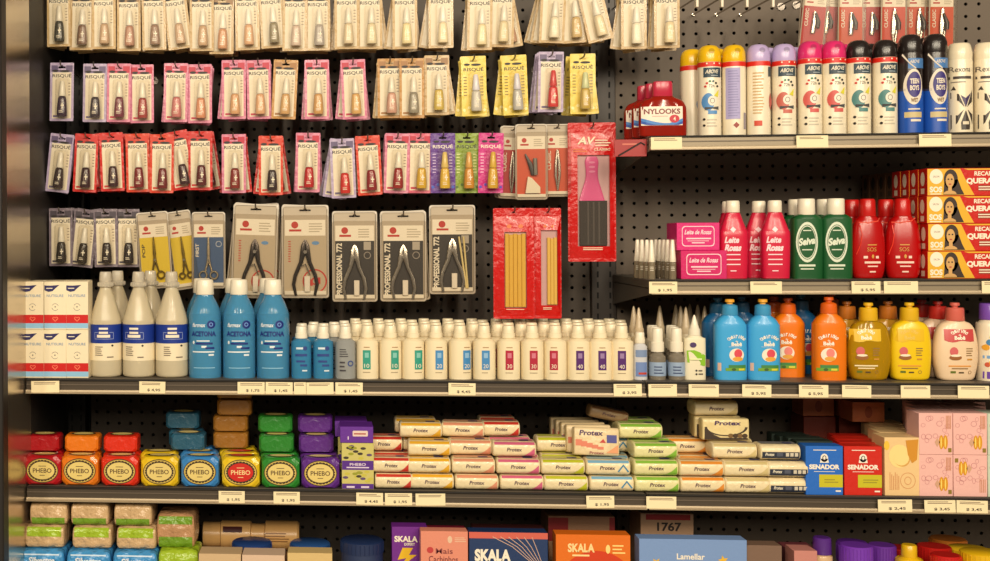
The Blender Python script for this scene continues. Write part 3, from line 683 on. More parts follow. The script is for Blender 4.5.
def band(l, R, z0, z1, m, e=.0004, n=28):
    rr = []
    for z in (z0, (z0 + z1) / 2, z1):
        r = R[0]
        for i in range(len(R) - 1):
            a, b = R[i], R[i + 1]
            if a[0] <= z <= b[0]: t = (z - a[0]) / max(b[0] - a[0], 1e-6); r = [a[q] + (b[q] - a[q]) * t for q in range(4)]; break
        rr.append((z, r[1] + e, r[2] + e, r[3]))
    l.loft(zr(rr, n), m, caps=False)
s1 = S(140, .05)
def l_clear(off):
    def f(l, g, R):
        band(l, R, 16.5 * s1, 33.5 * s1, M((236, 222, 190), .45)); band(l, R, 33.5 * s1, 52 * s1, M((28, 54, 142), .35), .0005)
        w = M(WHITE, .5); o = off * s1
        l.rect(o - 5 * s1, o + 4 * s1, 47 * s1, 49 * s1, w, g, .0012); l.rect(o - 7 * s1, o + 6 * s1, 39.2 * s1, 42 * s1, w, g, .0012); l.rect(o - 5 * s1, o + 4 * s1, 43 * s1, 45 * s1, w, g, .0012)
        th = .35 * s1
        for a, b, c, d in ((-9.5, -9.2, 38, 44), (8.8, 9.1, 38, 44), (-9.5, 9, 37.6, 38), (-9.5, -6, 44, 44.4), (5.5, 9, 44, 44.4)): l.rect(o + a * s1, o + b * s1, c * s1, d * s1, M((170, 180, 210)), g, .0012)
        k = M((120, 104, 88)); l.lines(o - 9 * s1, o - 1 * s1, 21 * s1, 31 * s1, 5, k, g, .0012); l.rect(o + 3 * s1, o + 9 * s1, 19.5 * s1, 20.6 * s1, k, g, .0012); l.disc(o + 8 * s1, 31.3 * s1, s1, s1, M(DARK), g, .0012)
    return f
rc = [(0, 14, 1, 2), (1.2, 15.6, 1, 2), (4, 16.2, 1, 2), (15, 16.2, 1, 2), (16, 16, 1, 2), (34, 16, 1, 2), (53, 16.1, 1, 2), (58, 15.2, 1, 2), (66, 12.8, 1, 2), (78, 9, 1, 2), (85, 6.4, 1, 2), (88, 5.6, 1, 2), (94, 5.4, 1, 2)]
cc = [(88.5, 7.2, 1, 2), (89, 7.6, 1, 2), (93, 7.6, 1, 2), (93.6, 6, 1, 2), (94.4, 6.3, 1, 2), (102, 5.9, 1, 2), (103.5, 5.2, 1, 2)]
clm = M((232, 218, 186), .1, 'liquid'); ccm = M((222, 212, 192), .2, 'liquid')
for i, px in enumerate((106, 139, 172)):
    pr = bottle(px_rings(0, rc, s1), clm, px_rings(0, cc, s1), ccm, l_clear((1, -2, 3)[i]), ribs=True)
    place('clear_bottle', pr, px, .055, ZM, 'clear bottle with blue and white label, %s beside the white boxes' % ('first', 'second', 'third')[i], 'bottle', 'clear bottles with blue labels')
    if i < 2: place('clear_bottle', pr, px + 12.0, .128, ZM, 'clear bottle standing directly behind the %s clear bottle' % ('first', 'second', 'third')[i], 'bottle', 'clear bottles with blue labels', 25)
# blue acetone bottles
s2 = S(239, .05)
def l_ace(l, g, R):
    s = s2; wt = M((224, 232, 236), .4); nb = M((22, 40, 118), .4)
    l.text('farmax', -4.5 * s, 51.5 * s, 13 * s, 4 * s, wt, g, .0008, .02, 0, .2); l.disc(7.5 * s, 52 * s, 4 * s, 4 * s, nb, g, .0008); l.disc(7.5 * s, 52 * s, 2 * s, 2 * s, M((110, 150, 210)), g, .001, inner=.6)
    l.text('ACETONA', 0, 43 * s, 24 * s, 5 * s, nb, g, .0012, .035)
    l.rect(-7 * s, 6 * s, 35.5 * s, 36.6 * s, wt, g, .0008); l.rect(-8 * s, 9 * s, 32.6 * s, 34.4 * s, nb, g, .0008); l.disc(-10 * s, 34.5 * s, .9 * s, 1.6 * s, wt, g, .0008)
    l.rect(-2 * s, 3 * s, 29.4 * s, 31.4 * s, wt, g, .0008); l.rect(2 * s, 10.5 * s, 28.2 * s, 30 * s, nb, g, .0009)
    l.rect(-11 * s, 10.5 * s, 24.8 * s, 26 * s, wt, g, .0008); l.rect(5 * s, 10 * s, 21.6 * s, 23.3 * s, wt, g, .0008)
    l.rect(-10 * s, 11 * s, 9.5 * s, 10.2 * s, M((150, 200, 226)), g, .0008, skew=0)
ra = [(0, 14.5, 1, 2.2), (1.2, 16, 1, 2.2), (3.5, 16.4, 1, 2.2), (56, 16.3, 1, 2.2), (63, 15.6, 1, 2.2), (71, 12.8, 1, 2.1), (77, 9.6, 1, 2), (80, 8.3, 1, 2), (84, 8, 1, 2)]
ca = [(80.6, 9, 1, 2), (81, 9.2, 1, 2), (94, 8.4, 1, 2), (95.2, 7.6, 1, 2)]
acm = M((84, 158, 202), .15, 'liquid'); wcap = M((238, 228, 206), .35, 'plastic')
ace = bottle(px_rings(0, ra, s2), acm, px_rings(0, ca, s2), wcap, l_ace, ribs=False)
for i, px in enumerate((205.3, 239.3, 273.3)):
    place('acetone_bottle', ace, px, .055, ZM, 'large blue acetone bottle with white cap, %s of the front three' % ('left', 'middle', 'right')[i], 'bottle', 'large blue acetone bottles', (0, 3, -2)[i])
    place('acetone_bottle', ace, px - (3, 5, 5)[i], .128, ZM, 'large blue acetone bottle right behind the %s front one' % ('left', 'middle', 'right')[i], 'bottle', 'large blue acetone bottles', 8)
# small bottles
s3 = S(470, .045)
def small(w2, h, capw, body, cap, label, depth=1.0, p=2.6):
    k = s3
    r = [(0, w2 * .88, depth, p), (.8, w2 * .98, depth, p), (2, w2, depth, p), (h * .65, w2, depth, p), (h * .695, w2 * .95, depth, p), (h * .735, w2 * .78, depth + (1 - depth) * .5, 2.3), (h * .76, capw * 1.02, 1, 2), (h * .775, capw * .95, 1, 2)]
    c = [(h * .765, capw * 1.1, 1, 2), (h * .77, capw * 1.14, 1, 2), (h * .855, capw * 1.14, 1, 2), (h * .86, capw * 1.0, 1, 2), (h * .98, capw * .97, 1, 2), (h, capw * .88, 1, 2)]
    return bottle(px_rings(0, r, k), body, px_rings(0, c, k), cap, label, n=20, sm=3)
def l_sm(l, g, R):
    k = s3; nb = M((34, 60, 130)); wt = M((210, 224, 232))
    l.rect(-5 * k, 2 * k, 29 * k, 31 * k, wt, g, .0007); l.disc(4 * k, 30 * k, 2.2 * k, 2.2 * k, nb, g, .0007); l.rect(-6 * k, 6 * k, 22 * k, 24.5 * k, nb, g, .0007)
    l.rect(-5 * k, 4 * k, 16 * k, 18 * k, nb, g, .0007); l.rect(-1 * k, 6 * k, 12 * k, 14 * k, nb, g, .0007); l.rect(1 * k, 6 * k, 7 * k, 8.4 * k, wt, g, .0007)
def l_gr(l, g, R):
    k = s3; d = M((60, 56, 60)); l.lines(-6 * k, 3 * k, 21 * k, 30 * k, 4, d, g, .0007); l.disc(5 * k, 15 * k, 3 * k, 3 * k, M((56, 76, 130)), g, .0007, inner=.55); l.lines(-6 * k, 1 * k, 6 * k, 18 * k, 3, d, g, .0007)
smb = small(10.4, 51.5, 5.6, M((70, 150, 196), .18, 'liquid'), wcap, l_sm); smg = small(10.6, 51.5, 5.6, M((176, 178, 176), .2, 'liquid'), wcap, l_gr)
for px, lb, k in ((301.5, 'small blue acetone bottle next to the large ones', 0), (323.3, 'small blue acetone bottle next to the grey bottle', 1)):
    place('acetone_bottle', smb, px, .045, ZM, lb, 'bottle', 'small blue acetone bottles')
    for r in (range(3) if k else (1,)): place('acetone_bottle', smb, px - (10.5 if r % 2 == 0 else 0) + .5 * r, .045 + .0435 * (r + 1), ZM, '%s bottle behind the %s' % (ORD[r if k else 0], lb), 'bottle', 'small blue acetone bottles')
place('remover_bottle', smg, 345.5, .045, ZM, 'small grey translucent bottle with dark print beside the white bottles', 'bottle', 'small grey bottles')
for r in range(4): place('remover_bottle', smg, 345.5 - (10.5 if r % 2 == 0 else 0) - .4 * r, .045 + .0435 * (r + 1), ZM, '%s grey bottle behind the front small grey bottle' % ORD[r], 'bottle', 'small grey bottles')
def l_white(col, num, off):
    def f(l, g, R):
        k = s3; o = off * k; m = M(col, .4); wt = M((236, 224, 200))
        l.rect(o - 3.9 * k, o + 3.9 * k, 9.5 * k, 28.5 * k, m, g, .0007); l.rect(o - 2 * k, o + 2 * k, 21 * k, 26 * k, M(tuple(min(255, int(c * .6 + 100)) for c in col)), g, .0009)
        if num: l.text(num, o, 13 * k, 5 * k, 4 * k, wt, g, .001, .0)
        l.rect(o - 3 * k, o + 3 * k, 31 * k, 31.8 * k, M((170, 130, 90)), g, .0007); l.lines(o - 4 * k, o + 4 * k, 5.5 * k, 7.5 * k, 1, M((170, 150, 120)), g, .0007)
    return f
TEAL, BLU, CRM, PUR = (44, 150, 130), (66, 134, 190), (172, 22, 54), (80, 30, 104)
wb = M((236, 220, 184), .4, 'plastic'); wc = M((236, 222, 190), .4, 'plastic')
cols = [(367.5, TEAL, '10', -1), (390.5, TEAL, '10', 4), (413, TEAL, '10', 5), (436, BLU, '20', 2.5), (460, BLU, '20', 6), (484, BLU, '20', .5), (508.5, CRM, '30', -.5), (532, CRM, '30', 0), (555, CRM, '30', -3),
        (578, PUR, '40', 0), (600, PUR, '40', 0), (621.5, PUR, '40', -2)]
cn = {TEAL: 'teal', BLU: 'blue', CRM: 'crimson', PUR: 'purple'}
for i, (px, c, n, off) in enumerate(cols):
    pr = small(11.3, 52.5, 6, wb, wc, l_white(c, n, off)); plain = pr
    place('developer_bottle', pr, px, .045, ZM, 'white developer bottle with %s label, %s in the front row from left' % (cn[c], ORD[i]), 'bottle', 'white developer bottles, front row')
    for r in range(5):
        place('developer_bottle', plain, px - (10.5 if r % 2 == 0 else 0) - .4 * r, .045 + .0435 * (r + 1), ZM,
              '%s white developer bottle behind the %s front white bottle from left' % (ORD[r], ORD[i]), 'bottle', 'white developer bottles behind the front row')
# glue, droppers
k = s3
def l_blue2(l, g, R):
    l.rect(-5.5 * k, 5.5 * k, 22 * k, 29 * k, M((120, 140, 176)), g, .0007); l.rect(-5.5 * k, 5.5 * k, 3 * k, 17 * k, M((110, 134, 186)), g, .0007); l.rect(-3 * k, 5 * k, 5 * k, 7 * k, M((190, 60, 40)), g, .001)
place('remover_bottle', small(6.8, 46, 4.4, M((200, 200, 204), .3, 'plastic'), wcap, l_blue2), 640, .045, ZM, 'slim blue and white bottle between purple-labelled bottle and droppers', 'bottle')
def l_drop(l, g, R):
    band(l, R, 3.5 * k, 17 * k, M((150, 170, 196), .4)); l.lines(-5 * k, 5 * k, 5 * k, 14 * k, 3, M((70, 84, 120)), g, .001)
rd_ = [(0, 7.2, 1, 2), (1, 8, 1, 2), (20, 8, 1, 2), (23, 7, 1, 2), (25.5, 5, 1, 2), (28, 4.6, 1, 2)]
cd_ = [(27, 6.3, 1, 2), (28, 6.5, 1, 2), (36, 6.3, 1, 2), (37, 5.2, 1, 2), (48.5, 5.2, 1, 2), (50, 4.6, 1, 2)]
drop = bottle(px_rings(0, rd_, k), M((150, 140, 124), .12, 'liquid'), px_rings(0, cd_, k), wcap, l_drop, n=20)
for i, px in enumerate((657.5, 676.5)):
    place('dropper_bottle', drop, px, .045, ZM, 'white-capped dropper bottle with pale blue label, %s one' % ('left', 'right')[i], 'bottle', 'dropper bottles')
    for r in range(2): place('dropper_bottle', drop, px - 2.5 * (r + 1) , .045 + .042 * (r + 1), ZM, '%s dropper bottle behind the %s front dropper bottle' % (ORD[r], ('left', 'right')[i]), 'bottle', 'dropper bottles')
def cone_cap(hb, w, hc): return [(hb, w, 1, 2), (hb + .5, w * 1.02, 1, 2), (hb + 6, w * .98, 1, 2), (hb + 6.5, w * .86, 1, 2), (hb + hc * .6, w * .56, 1, 2), (hb + hc - 2, w * .26, 1, 2), (hb + hc, w * .1, 1, 2)]
def l_lime(l, g, R):
    gr = M((136, 190, 40), .4)
    l.poly([(-8.5 * k, 17 * k), (7.5 * k, 13.5 * k), (9 * k, 14 * k), (9 * k, 24 * k), (3 * k, 27 * k), (-2 * k, 29 * k), (-9 * k, 28.5 * k)], gr, lambda x, z: g(x, z), .0016)
    l.disc(-3 * k, 34 * k, 3.2 * k, 2.6 * k, M((70, 44, 96)), g, .001); l.rect(-6 * k, 5 * k, 19.5 * k, 21 * k, M((230, 236, 180)), g, .003)
    l.disc(0 * k, 9 * k, 1 * k, 1 * k, M(DARK), g, .001); l.disc(0 * k, 5.5 * k, 1 * k, 1 * k, M(DARK), g, .001); l.lines(2 * k, 7 * k, 4 * k, 10.5 * k, 2, M((90, 80, 70)), g, .001)
rl = [(0, 9, .6, 3.2), (1, 10, .6, 3.2), (3, 10.4, .6, 3.2), (37, 10.4, .6, 3.2), (40, 9.4, .62, 3), (42.5, 6, .8, 2.2), (44, 5.5, 1, 2)]
lime = bottle(px_rings(0, rl, k), M((232, 222, 192), .4, 'plastic'), px_rings(0, cone_cap(43, 5.6, 20), k), wcap, l_lime, n=24)
place('styling_bottle', lime, 694.5, .045, ZM, 'white squeeze bottle with lime green wave and pointed white nozzle', 'bottle')
rt = [(0, 6, 1, 2), (1, 6.6, 1, 2), (35, 6.6, 1, 2), (39, 5.6, 1, 2), (42, 4.5, 1, 2)]
cone = bottle(px_rings(0, rt, k), M((206, 190, 158), .4, 'plastic'), px_rings(0, cone_cap(41.5, 5, 27), k), M((198, 178, 146), .4, 'plastic'), None, n=16)
for i, (px, y) in enumerate(((639, .105), (660, .175), (676, .215), (681, .165), (686, .125), (698, .215), (705, .165), (634, .16), (690, .255))):
    place('nozzle_bottle', cone, px, y, ZM, 'beige bottle with pointed nozzle standing behind the droppers, %s of these' % ORD[i], 'bottle', 'pointed nozzle bottles behind the droppers')
# baby shampoos
s4 = S(760, .06)
def flowerish(l, g, s, cx, cz, c1, r=5.5):   # plain cluster of coloured ovals in place of the printed mascot
    l.disc(cx, cz, r * s, r * .9 * s, M((238, 226, 206)), g, .0009); l.disc(cx + 1.5 * s, cz + 1.5 * s, r * .55 * s, r * .6 * s, M(c1), g, .0012); l.disc(cx + 1 * s, cz - 4 * s, r * .7 * s, r * .3 * s, M((226, 160, 60)), g, .0013)
def arc_text(l, g, s, cx, cz, m, txt2='Bebê', R_=8.0):
    t = 'Cheirinho'
    for i, ch in enumerate(t):
        a = math.radians(150 - 120 * i / (len(t) - 1)); l.text(ch, cx + R_ * s * math.cos(a) * 1.15, cz + R_ * s * math.sin(a) * .72, (2.0 if ch not in 'i' else .8) * s, 3.4 * s, m, g, .001, .03, math.degrees(a) - 90)
    l.text('de', cx, cz + .9 * s, 2.6 * s, 1.7 * s, m, g, .001, .02); l.text(txt2, cx, cz - 2 * s, 10.5 * s, 3.8 * s, m, g, .001, .04)
def l_baby(kind):
    def f(l, g, R):
        s = s4; o = {'blue': 3.5, 'orange': -4}[kind] * s; wt = M((240, 234, 220))
        arc_text(l, g, s, o, 38 * s, wt); l.rect(o - 8 * s, o + 5 * s, 33 * s, 33.6 * s, M((170, 206, 230) if kind == 'blue' else (244, 170, 90)), g, .001)
        flowerish(l, g, s, o, 25 * s, (216, 70, 84) if kind == 'blue' else (232, 130, 120), 7.5)
        l.rect(o - 11 * s, o + 9.5 * s, 9 * s, 12 * s, M((110, 160, 40)), g, .0009); l.rect(o - 8 * s, o + 9.5 * s, 12 * s, 15 * s, M((62, 130, 66)), g, .0009); l.disc(o - 3 * s, 10.5 * s, 2.2 * s, 1.4 * s, M((60, 96, 30)), g, .0012); l.rect(o + 2 * s, o + 8 * s, 9.5 * s, 11.5 * s, M((216, 206, 60)), g, .0012)
        if kind == 'blue': l.rect(-14.5 * s, -11.5 * s, 9 * s, 17 * s, M((216, 180, 160)), g, .001)
    return f
rb = [(0, 13.5, .62, 2.8), (1.2, 15.4, .64, 2.8), (4, 16.2, .64, 2.8), (50, 16.2, .64, 2.8), (56, 15.2, .64, 2.7), (61, 12, .68, 2.4), (64, 8.2, .9, 2), (66, 7.4, 1, 2)]
cb = [(65, 8, 1, 2), (65.4, 8.2, 1, 2), (74, 7.6, 1, 2), (75, 6.5, 1, 2), (76, 4, 1, 2)]
def nub(colr, z, s):
    def f(c): c.loft(zr([(z * s, 3 * s, 3 * s, 2), ((z + 2) * s, 3 * s, 3 * s, 2), ((z + 2.5) * s, 4.7 * s, 4.7 * s, 2), ((z + 5) * s, 4.5 * s, 4.5 * s, 2), ((z + 5.4) * s, 4 * s, 4 * s, 2)], 20), M(colr, .35, 'plastic'))
    return f
def babyb(col, capc, nubc, kind): return bottle(px_rings(0, rb, s4), M(col, .3, 'plastic'), px_rings(0, cb, s4), M(capc, .35, 'plastic'), l_baby(kind), extra=nub(nubc, 75.5, s4))
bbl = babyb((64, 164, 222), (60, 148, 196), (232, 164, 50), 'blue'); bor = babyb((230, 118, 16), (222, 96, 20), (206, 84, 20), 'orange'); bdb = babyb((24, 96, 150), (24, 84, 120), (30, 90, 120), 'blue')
place('shampoo_bottle', bbl, 730, .055, ZM, 'sky blue baby shampoo bottle with orange tip, left of the pair', 'bottle', 'slim baby shampoo bottles')
place('shampoo_bottle', bbl, 763, .055, ZM, 'sky blue baby shampoo bottle with orange tip, right of the pair', 'bottle', 'slim baby shampoo bottles', -3)
place('shampoo_bottle', bor, 788, .108, ZM, 'orange baby shampoo bottle set back behind the right sky blue one', 'bottle', 'slim baby shampoo bottles', -4)
place('shampoo_bottle', bor, 829, .055, ZM, 'orange baby shampoo bottle standing in front beside the clear yellow one', 'bottle', 'slim baby shampoo bottles')
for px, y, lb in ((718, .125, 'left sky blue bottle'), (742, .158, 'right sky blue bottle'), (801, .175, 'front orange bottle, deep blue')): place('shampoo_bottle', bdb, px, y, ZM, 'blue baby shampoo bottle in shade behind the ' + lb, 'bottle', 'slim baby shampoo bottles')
for px, y, lb in ((774, .165, 'set-back orange bottle'), (831, .226, 'front orange bottle')): place('shampoo_bottle', bor, px, y, ZM, 'shaded orange baby shampoo bottle behind the ' + lb, 'bottle', 'slim baby shampoo bottles')
s5 = S(900, .06)
def l_flat(topc, wave, dark):
    def f(l, g0, R):
        s = s5; ox = {'g': -6, 'y': -4, 'p': 0}[dark] * s5
        g = lambda x, z: g0(x + ox, z); n0 = len(l.v)
        pts = [(-14 * s, 51 * s), (-15.5 * s, 40 * s), (-8 * s, 37.5 * s), (2 * s, 39.5 * s), (9 * s, 38.5 * s), (15.5 * s, 38.5 * s), (14 * s, 51 * s), (9 * s, 52 * s), (-9 * s, 52 * s)]
        for i in range(8):    # label head in strips so that it follows the curve
            x0 = -14.5 * s + i * 29 * s / 8; x1 = x0 + 29 * s / 8; zb = [40, 38.6, 38, 38.4, 39.4, 39.6, 39, 38.7, 39][i] * s; zc = [40, 38.6, 38, 38.4, 39.4, 39.6, 39, 38.7, 39][i + 1] * s
            l.add([(x0, g(x0, zb) - .0007, zb), (x1, g(x1, zc) - .0007, zc), (x1, g(x1, 46 * s) - .0007, 46 * s), (x1, g(x1, 51 * s) - .0007, 51 * s), (x0, g(x0, 51 * s) - .0007, 51 * s), (x0, g(x0, 46 * s) - .0007, 46 * s)], [(0, 1, 2, 5), (5, 2, 3, 4)], M(topc, .35))
        wt = M((244, 236, 214)) if dark != 'y' else M((226, 190, 80)); arc_text(l, g, s, 0, 44.5 * s, wt, R_=7)
        l.disc(-6 * s, 29 * s, 4 * s, 4.4 * s, M((206, 96, 96)), g, .0009); l.disc(-4.5 * s, 23 * s, 6 * s, 2.6 * s, M((150, 92, 40)), g, .0011); l.disc(-4.5 * s, 25 * s, 5 * s, 1.2 * s, M((238, 226, 200)), g, .0013)
        k2 = M((140, 106, 60)); l.lines(6 * s, 13 * s, 24 * s, 33 * s, 4, k2, g, .0009); l.rect(7 * s, 12 * s, 20.5 * s, 22 * s, M((200, 140, 50)), g, .0009)
        l.rect(-11 * s, 11 * s, 14 * s, 15.2 * s, M((226, 150, 60) if dark != 'g' else (244, 232, 190)), g, .0009); l.rect(-8 * s, 8 * s, 11.6 * s, 12.6 * s, k2 if dark != 'g' else M((244, 232, 190)), g, .0009)
        l.rect(-9 * s, -4 * s, 7.5 * s, 9.6 * s, M((96, 110, 30)), g, .0009); l.rect(-1 * s, 4 * s, 7.4 * s, 8.8 * s, M((80, 64, 40)), g, .0009); l.disc(10 * s, 8.4 * s, 1.7 * s, 1.7 * s, k2, g, .0009, inner=.75)
        l.v[n0:] = [(x + ox, y, z) for x, y, z in l.v[n0:]]
    return f
rf = [(0, 14, .5, 3), (1.2, 16.5, .5, 3), (5, 18.6, .5, 2.8), (18, 21.3, .5, 2.6), (32, 21.6, .5, 2.6), (45, 19.8, .5, 2.6), (52, 17.6, .5, 2.6), (56.5, 14, .55, 2.5), (58.5, 9.5, .75, 2.2), (60, 8.6, .9, 2)]
rf2 = [(0, 14, .5, 3.4), (1.2, 17, .5, 3.4), (5, 18.8, .5, 3.2), (18, 19.9, .5, 3.2), (32, 20.2, .5, 3.2), (45, 19.2, .5, 3.2), (52, 17.6, .5, 3), (56.5, 14, .55, 2.6), (58.5, 9.5, .75, 2.2), (60, 8.6, .9, 2)]
cf = [(59, 8.8, 1, 2), (59.4, 9.1, 1, 2), (71, 8.6, 1, 2), (72, 7.6, 1, 2)]
def flatb(rr, mat, capc, topc, dark): return bottle(px_rings(0, rr, s5), mat, px_rings(0, cf, s5), M(capc, .35, 'plastic'), l_flat(topc, 0, dark), extra=nub(capc, 71.5, s5))
fl1 = flatb(rf, M((196, 150, 16), .12, 'liquid'), (226, 176, 24), (226, 184, 40), 'g'); fl2 = flatb(rf2, M((234, 196, 20), .3, 'plastic'), (224, 176, 24), (226, 182, 24), 'y'); fl3 = flatb(rf, M((234, 204, 168), .35, 'plastic'), (208, 98, 84), (196, 70, 70), 'p')
place('shampoo_bottle', fl1, 868.5, .055, ZM, 'clear amber-yellow oval shampoo bottle with yellow pump-style cap', 'bottle', 'oval baby shampoo bottles')
place('shampoo_bottle', fl2, 909.5, .057, ZM, 'opaque bright yellow oval shampoo bottle with yellow cap', 'bottle', 'oval baby shampoo bottles')
place('shampoo_bottle', fl3, 955, .055, ZM, 'pale pink oval shampoo bottle with coral cap', 'bottle', 'oval baby shampoo bottles')
am = flatb(rf, M((190, 140, 40), .2, 'plastic'), (190, 110, 34), (200, 150, 40), 'g'); rdm = flatb(rf, M((222, 190, 160), .3, 'plastic'), (190, 44, 36), (180, 50, 40), 'p')
for px, y, pr, lb in ((847, .112, am, 'amber-capped oval bottle behind the clear amber-yellow one'), (888, .116, am, 'amber-capped oval bottle behind the two yellow ones'), (938, .112, rdm, 'red-capped oval bottle behind the pale pink one'), (922, .17, rdm, 'red-capped oval bottle farther back behind the opaque yellow one')):
    place('shampoo_bottle', pr, px, y, ZM, lb, 'bottle', 'oval baby shampoo bottles')
def l_wp(l, g, R):
    s = s5
    l.rect(-12 * s, 12 * s, 2 * s, 9 * s, M((110, 70, 170)), g, .0007); l.rect(-12 * s, 12 * s, 22 * s, 25 * s, M((120, 160, 206)), g, .0007)
    for i in range(9): l.disc((-10 + 2.6 * i) * s, (33 + 5 * ((i * 7) % 3)) * s, 2.6 * s, 3 * s, M([(226, 160, 40), (70, 130, 180), (226, 206, 90)][i % 3]), g, .0009)
    for i in range(7): l.disc((-9 + 3 * i) * s, (16 + 2 * (i % 2)) * s, 2 * s, 2.4 * s, M([(206, 90, 60), (226, 176, 50)][i % 2]), g, .0009)
rw = [(0, 12.5, 1, 2.2), (1, 13.6, 1, 2.2), (52, 13.6, 1, 2.2), (56, 12, 1, 2.2), (60, 9.5, 1, 2)]; cw = [(60, 10.6, 1, 2), (60.5, 10.8, 1, 2), (75, 10.4, 1, 2), (76, 9.6, 1, 2)]
wpb = bottle(px_rings(0, rw, s5), M((236, 222, 196), .35, 'plastic'), px_rings(0, cw, s5), M((122, 76, 176), .35, 'plastic'), l_wp)
place('shampoo_bottle', wpb, 991, .06, ZM, 'white bottle with purple cap and colourful print at right edge', 'bottle')
place('shampoo_bottle', wpb, 1019, .06, ZM, 'white bottle with purple cap just past the right edge one', 'bottle')

# ================================================================== RIGHT UPPER SHELF (pink, green, red, boxes)
ZU = ZS['up'] + .0004; s6 = S(780, .1)
def place_u(name, pr, px, Y, label, cat, group=None, rz=0, dz=0): return place(name, pr, px, Y, ZU, label, cat, group, rz, 270, None, dz)
# little tubes
def tube_(): 
    k = s6
    r = [(0, 3.4, 1, 2), (.5, 3.8, 1, 2), (14, 3.7, 1, 2), (16.5, 3.5, 1, 2), (17, 2.6, 1, 2), (18.6, 2.4, 1, 2)]; c = [(17.2, 3.4, 1, 2), (17.6, 3.6, 1, 2), (21, 3.3, 1, 2), (39, 1.9, 1, 2), (40, 1.4, 1, 2)]
    def lab(l, g, R): l.lines(-2.4 * k, 2.4 * k, 8 * k, 13 * k, 3, M((226, 216, 196)), g, .0006)
    return bottle(px_rings(0, r, k), M((150, 136, 112), .2, 'liquid'), px_rings(0, c, k), wcap, lab, n=14, sm=2)
tb = tube_()
for i, (px, y) in enumerate(((636.5, .185), (641, .152), (646, .118), (650.5, .086), (655, .205), (659, .176), (663, .146), (667, .116), (671.5, .086))):
    w = ('left cluster' if i < 4 else 'right cluster')
    place_u('ampoule_tube', tb, px + 1, y, 'little tube with tall white cone cap, %s from back in the %s' % (ORD[i if i < 4 else i - 4], w), 'tube', 'little white-capped tubes')
def f_rose(mb, w, h, y):
    wt = M((244, 206, 214)); o = rrect(-w * .38, w * .38, h * .14, h * .88, .006, 2); q = rrect(-w * .365, w * .365, h * .17, h * .85, .006, 2); n = len(o)
    mb.add([(x, y - .0003, z) for x, z in o] + [(x, y - .0003, z) for x, z in q], [(i, (i + 1) % n, n + (i + 1) % n, n + i) for i in range(n)], wt)
    mb.text('Leite de Rosas', 0, h * .66, w * .62, h * .17, wt, y, .0004, .03, 0, .25); mb.rect(-w * .28, w * .3, h * .4, h * .45, wt, y, .0004); mb.rect(-w * .15, w * .15, h * .25, h * .29, wt, y, .0004); mb.rect(-w * .25, w * .25, h * .33, h * .35, wt, y, .0004)
PINK = (206, 16, 100); rw_, rh_ = 46 * s6, 29 * s6
rose = carton(rw_, rh_, .055, PINK, f_rose, .35); rose2 = carton(43 * s6, 28 * s6, .055, (214, 30, 116), f_rose, .35)
place_u('soap_carton', rose, 700, .105, 'magenta soap carton with white frame, lower of the two stacked', 'box', 'magenta soap cartons')
place_u('soap_carton', rose2, 694.5, .108, 'magenta soap carton with white frame, upper of the two stacked', 'box', 'magenta soap cartons', 0, rh_ + .0004)
place_u('soap_carton', rose, 697, .168, 'magenta soap carton behind the lower front one', 'box', 'magenta soap cartons'); place_u('soap_carton', rose2, 691, .172, 'magenta soap carton behind the upper front one', 'box', 'magenta soap cartons', 0, rh_ + .0004)
def l_pink(l, g0, R):
    k = s6; ox = -2.2 * k; g = lambda x, z: g0(x + ox, z); wt = M((250, 214, 220)); l.poly([(0, 53 * k), (3 * k, 50 * k), (0, 47 * k), (-3 * k, 50 * k)], wt, g, .001)
    l.text('Leite', -1 * k, 39.5 * k, 14 * k, 6.5 * k, wt, g, .001, .04, 0, .2); l.text('Rosas', 0, 31.5 * k, 16 * k, 7 * k, wt, g, .001, .05, 0, .2)
    for z in (24, 19, 14): l.rect(-7 * k, 7 * k, z * k, (z + 1.1) * k, wt, g, .001)
    l.rect(-3 * k, 3 * k, 7.5 * k, 8.5 * k, wt, g, .001)
    l.v[:] = [(x + ox, y, z) for x, y, z in l.v]
rp = [(0, 11.5, .6, 3.4), (1, 13, .6, 3.4), (4, 13.8, .6, 3.4), (43, 14.4, .6, 3.4), (50, 13, .6, 3), (60, 9.4, .62, 2.8), (66, 7.4, .75, 2.4), (68, 6, .9, 2)]
cp = [(67.5, 6.6, 1, 2), (68, 6.9, 1, 2), (78.5, 6.7, 1, 2), (79.5, 6, 1, 2)]
pkb = bottle(px_rings(0, rp, s6), M((206, 24, 62), .3, 'plastic'), px_rings(0, cp, s6), wcap, l_pink, sm=3)
place_u('lotion_bottle', pkb, 733, .105, 'pink-red lotion bottle with white cap right of the magenta cartons', 'bottle', 'pink-red lotion bottles')
place_u('lotion_bottle', pkb, 775, .105, 'pink-red lotion bottle with white cap beside the green bottles', 'bottle', 'pink-red lotion bottles', -2)
place_u('lotion_bottle', pkb, 759, .15, 'pink-red lotion bottle half hidden between the two front ones', 'bottle', 'pink-red lotion bottles', -6)
place_u('lotion_bottle', pkb, 729, .16, 'pink-red lotion bottle behind the left front one', 'bottle', 'pink-red lotion bottles')
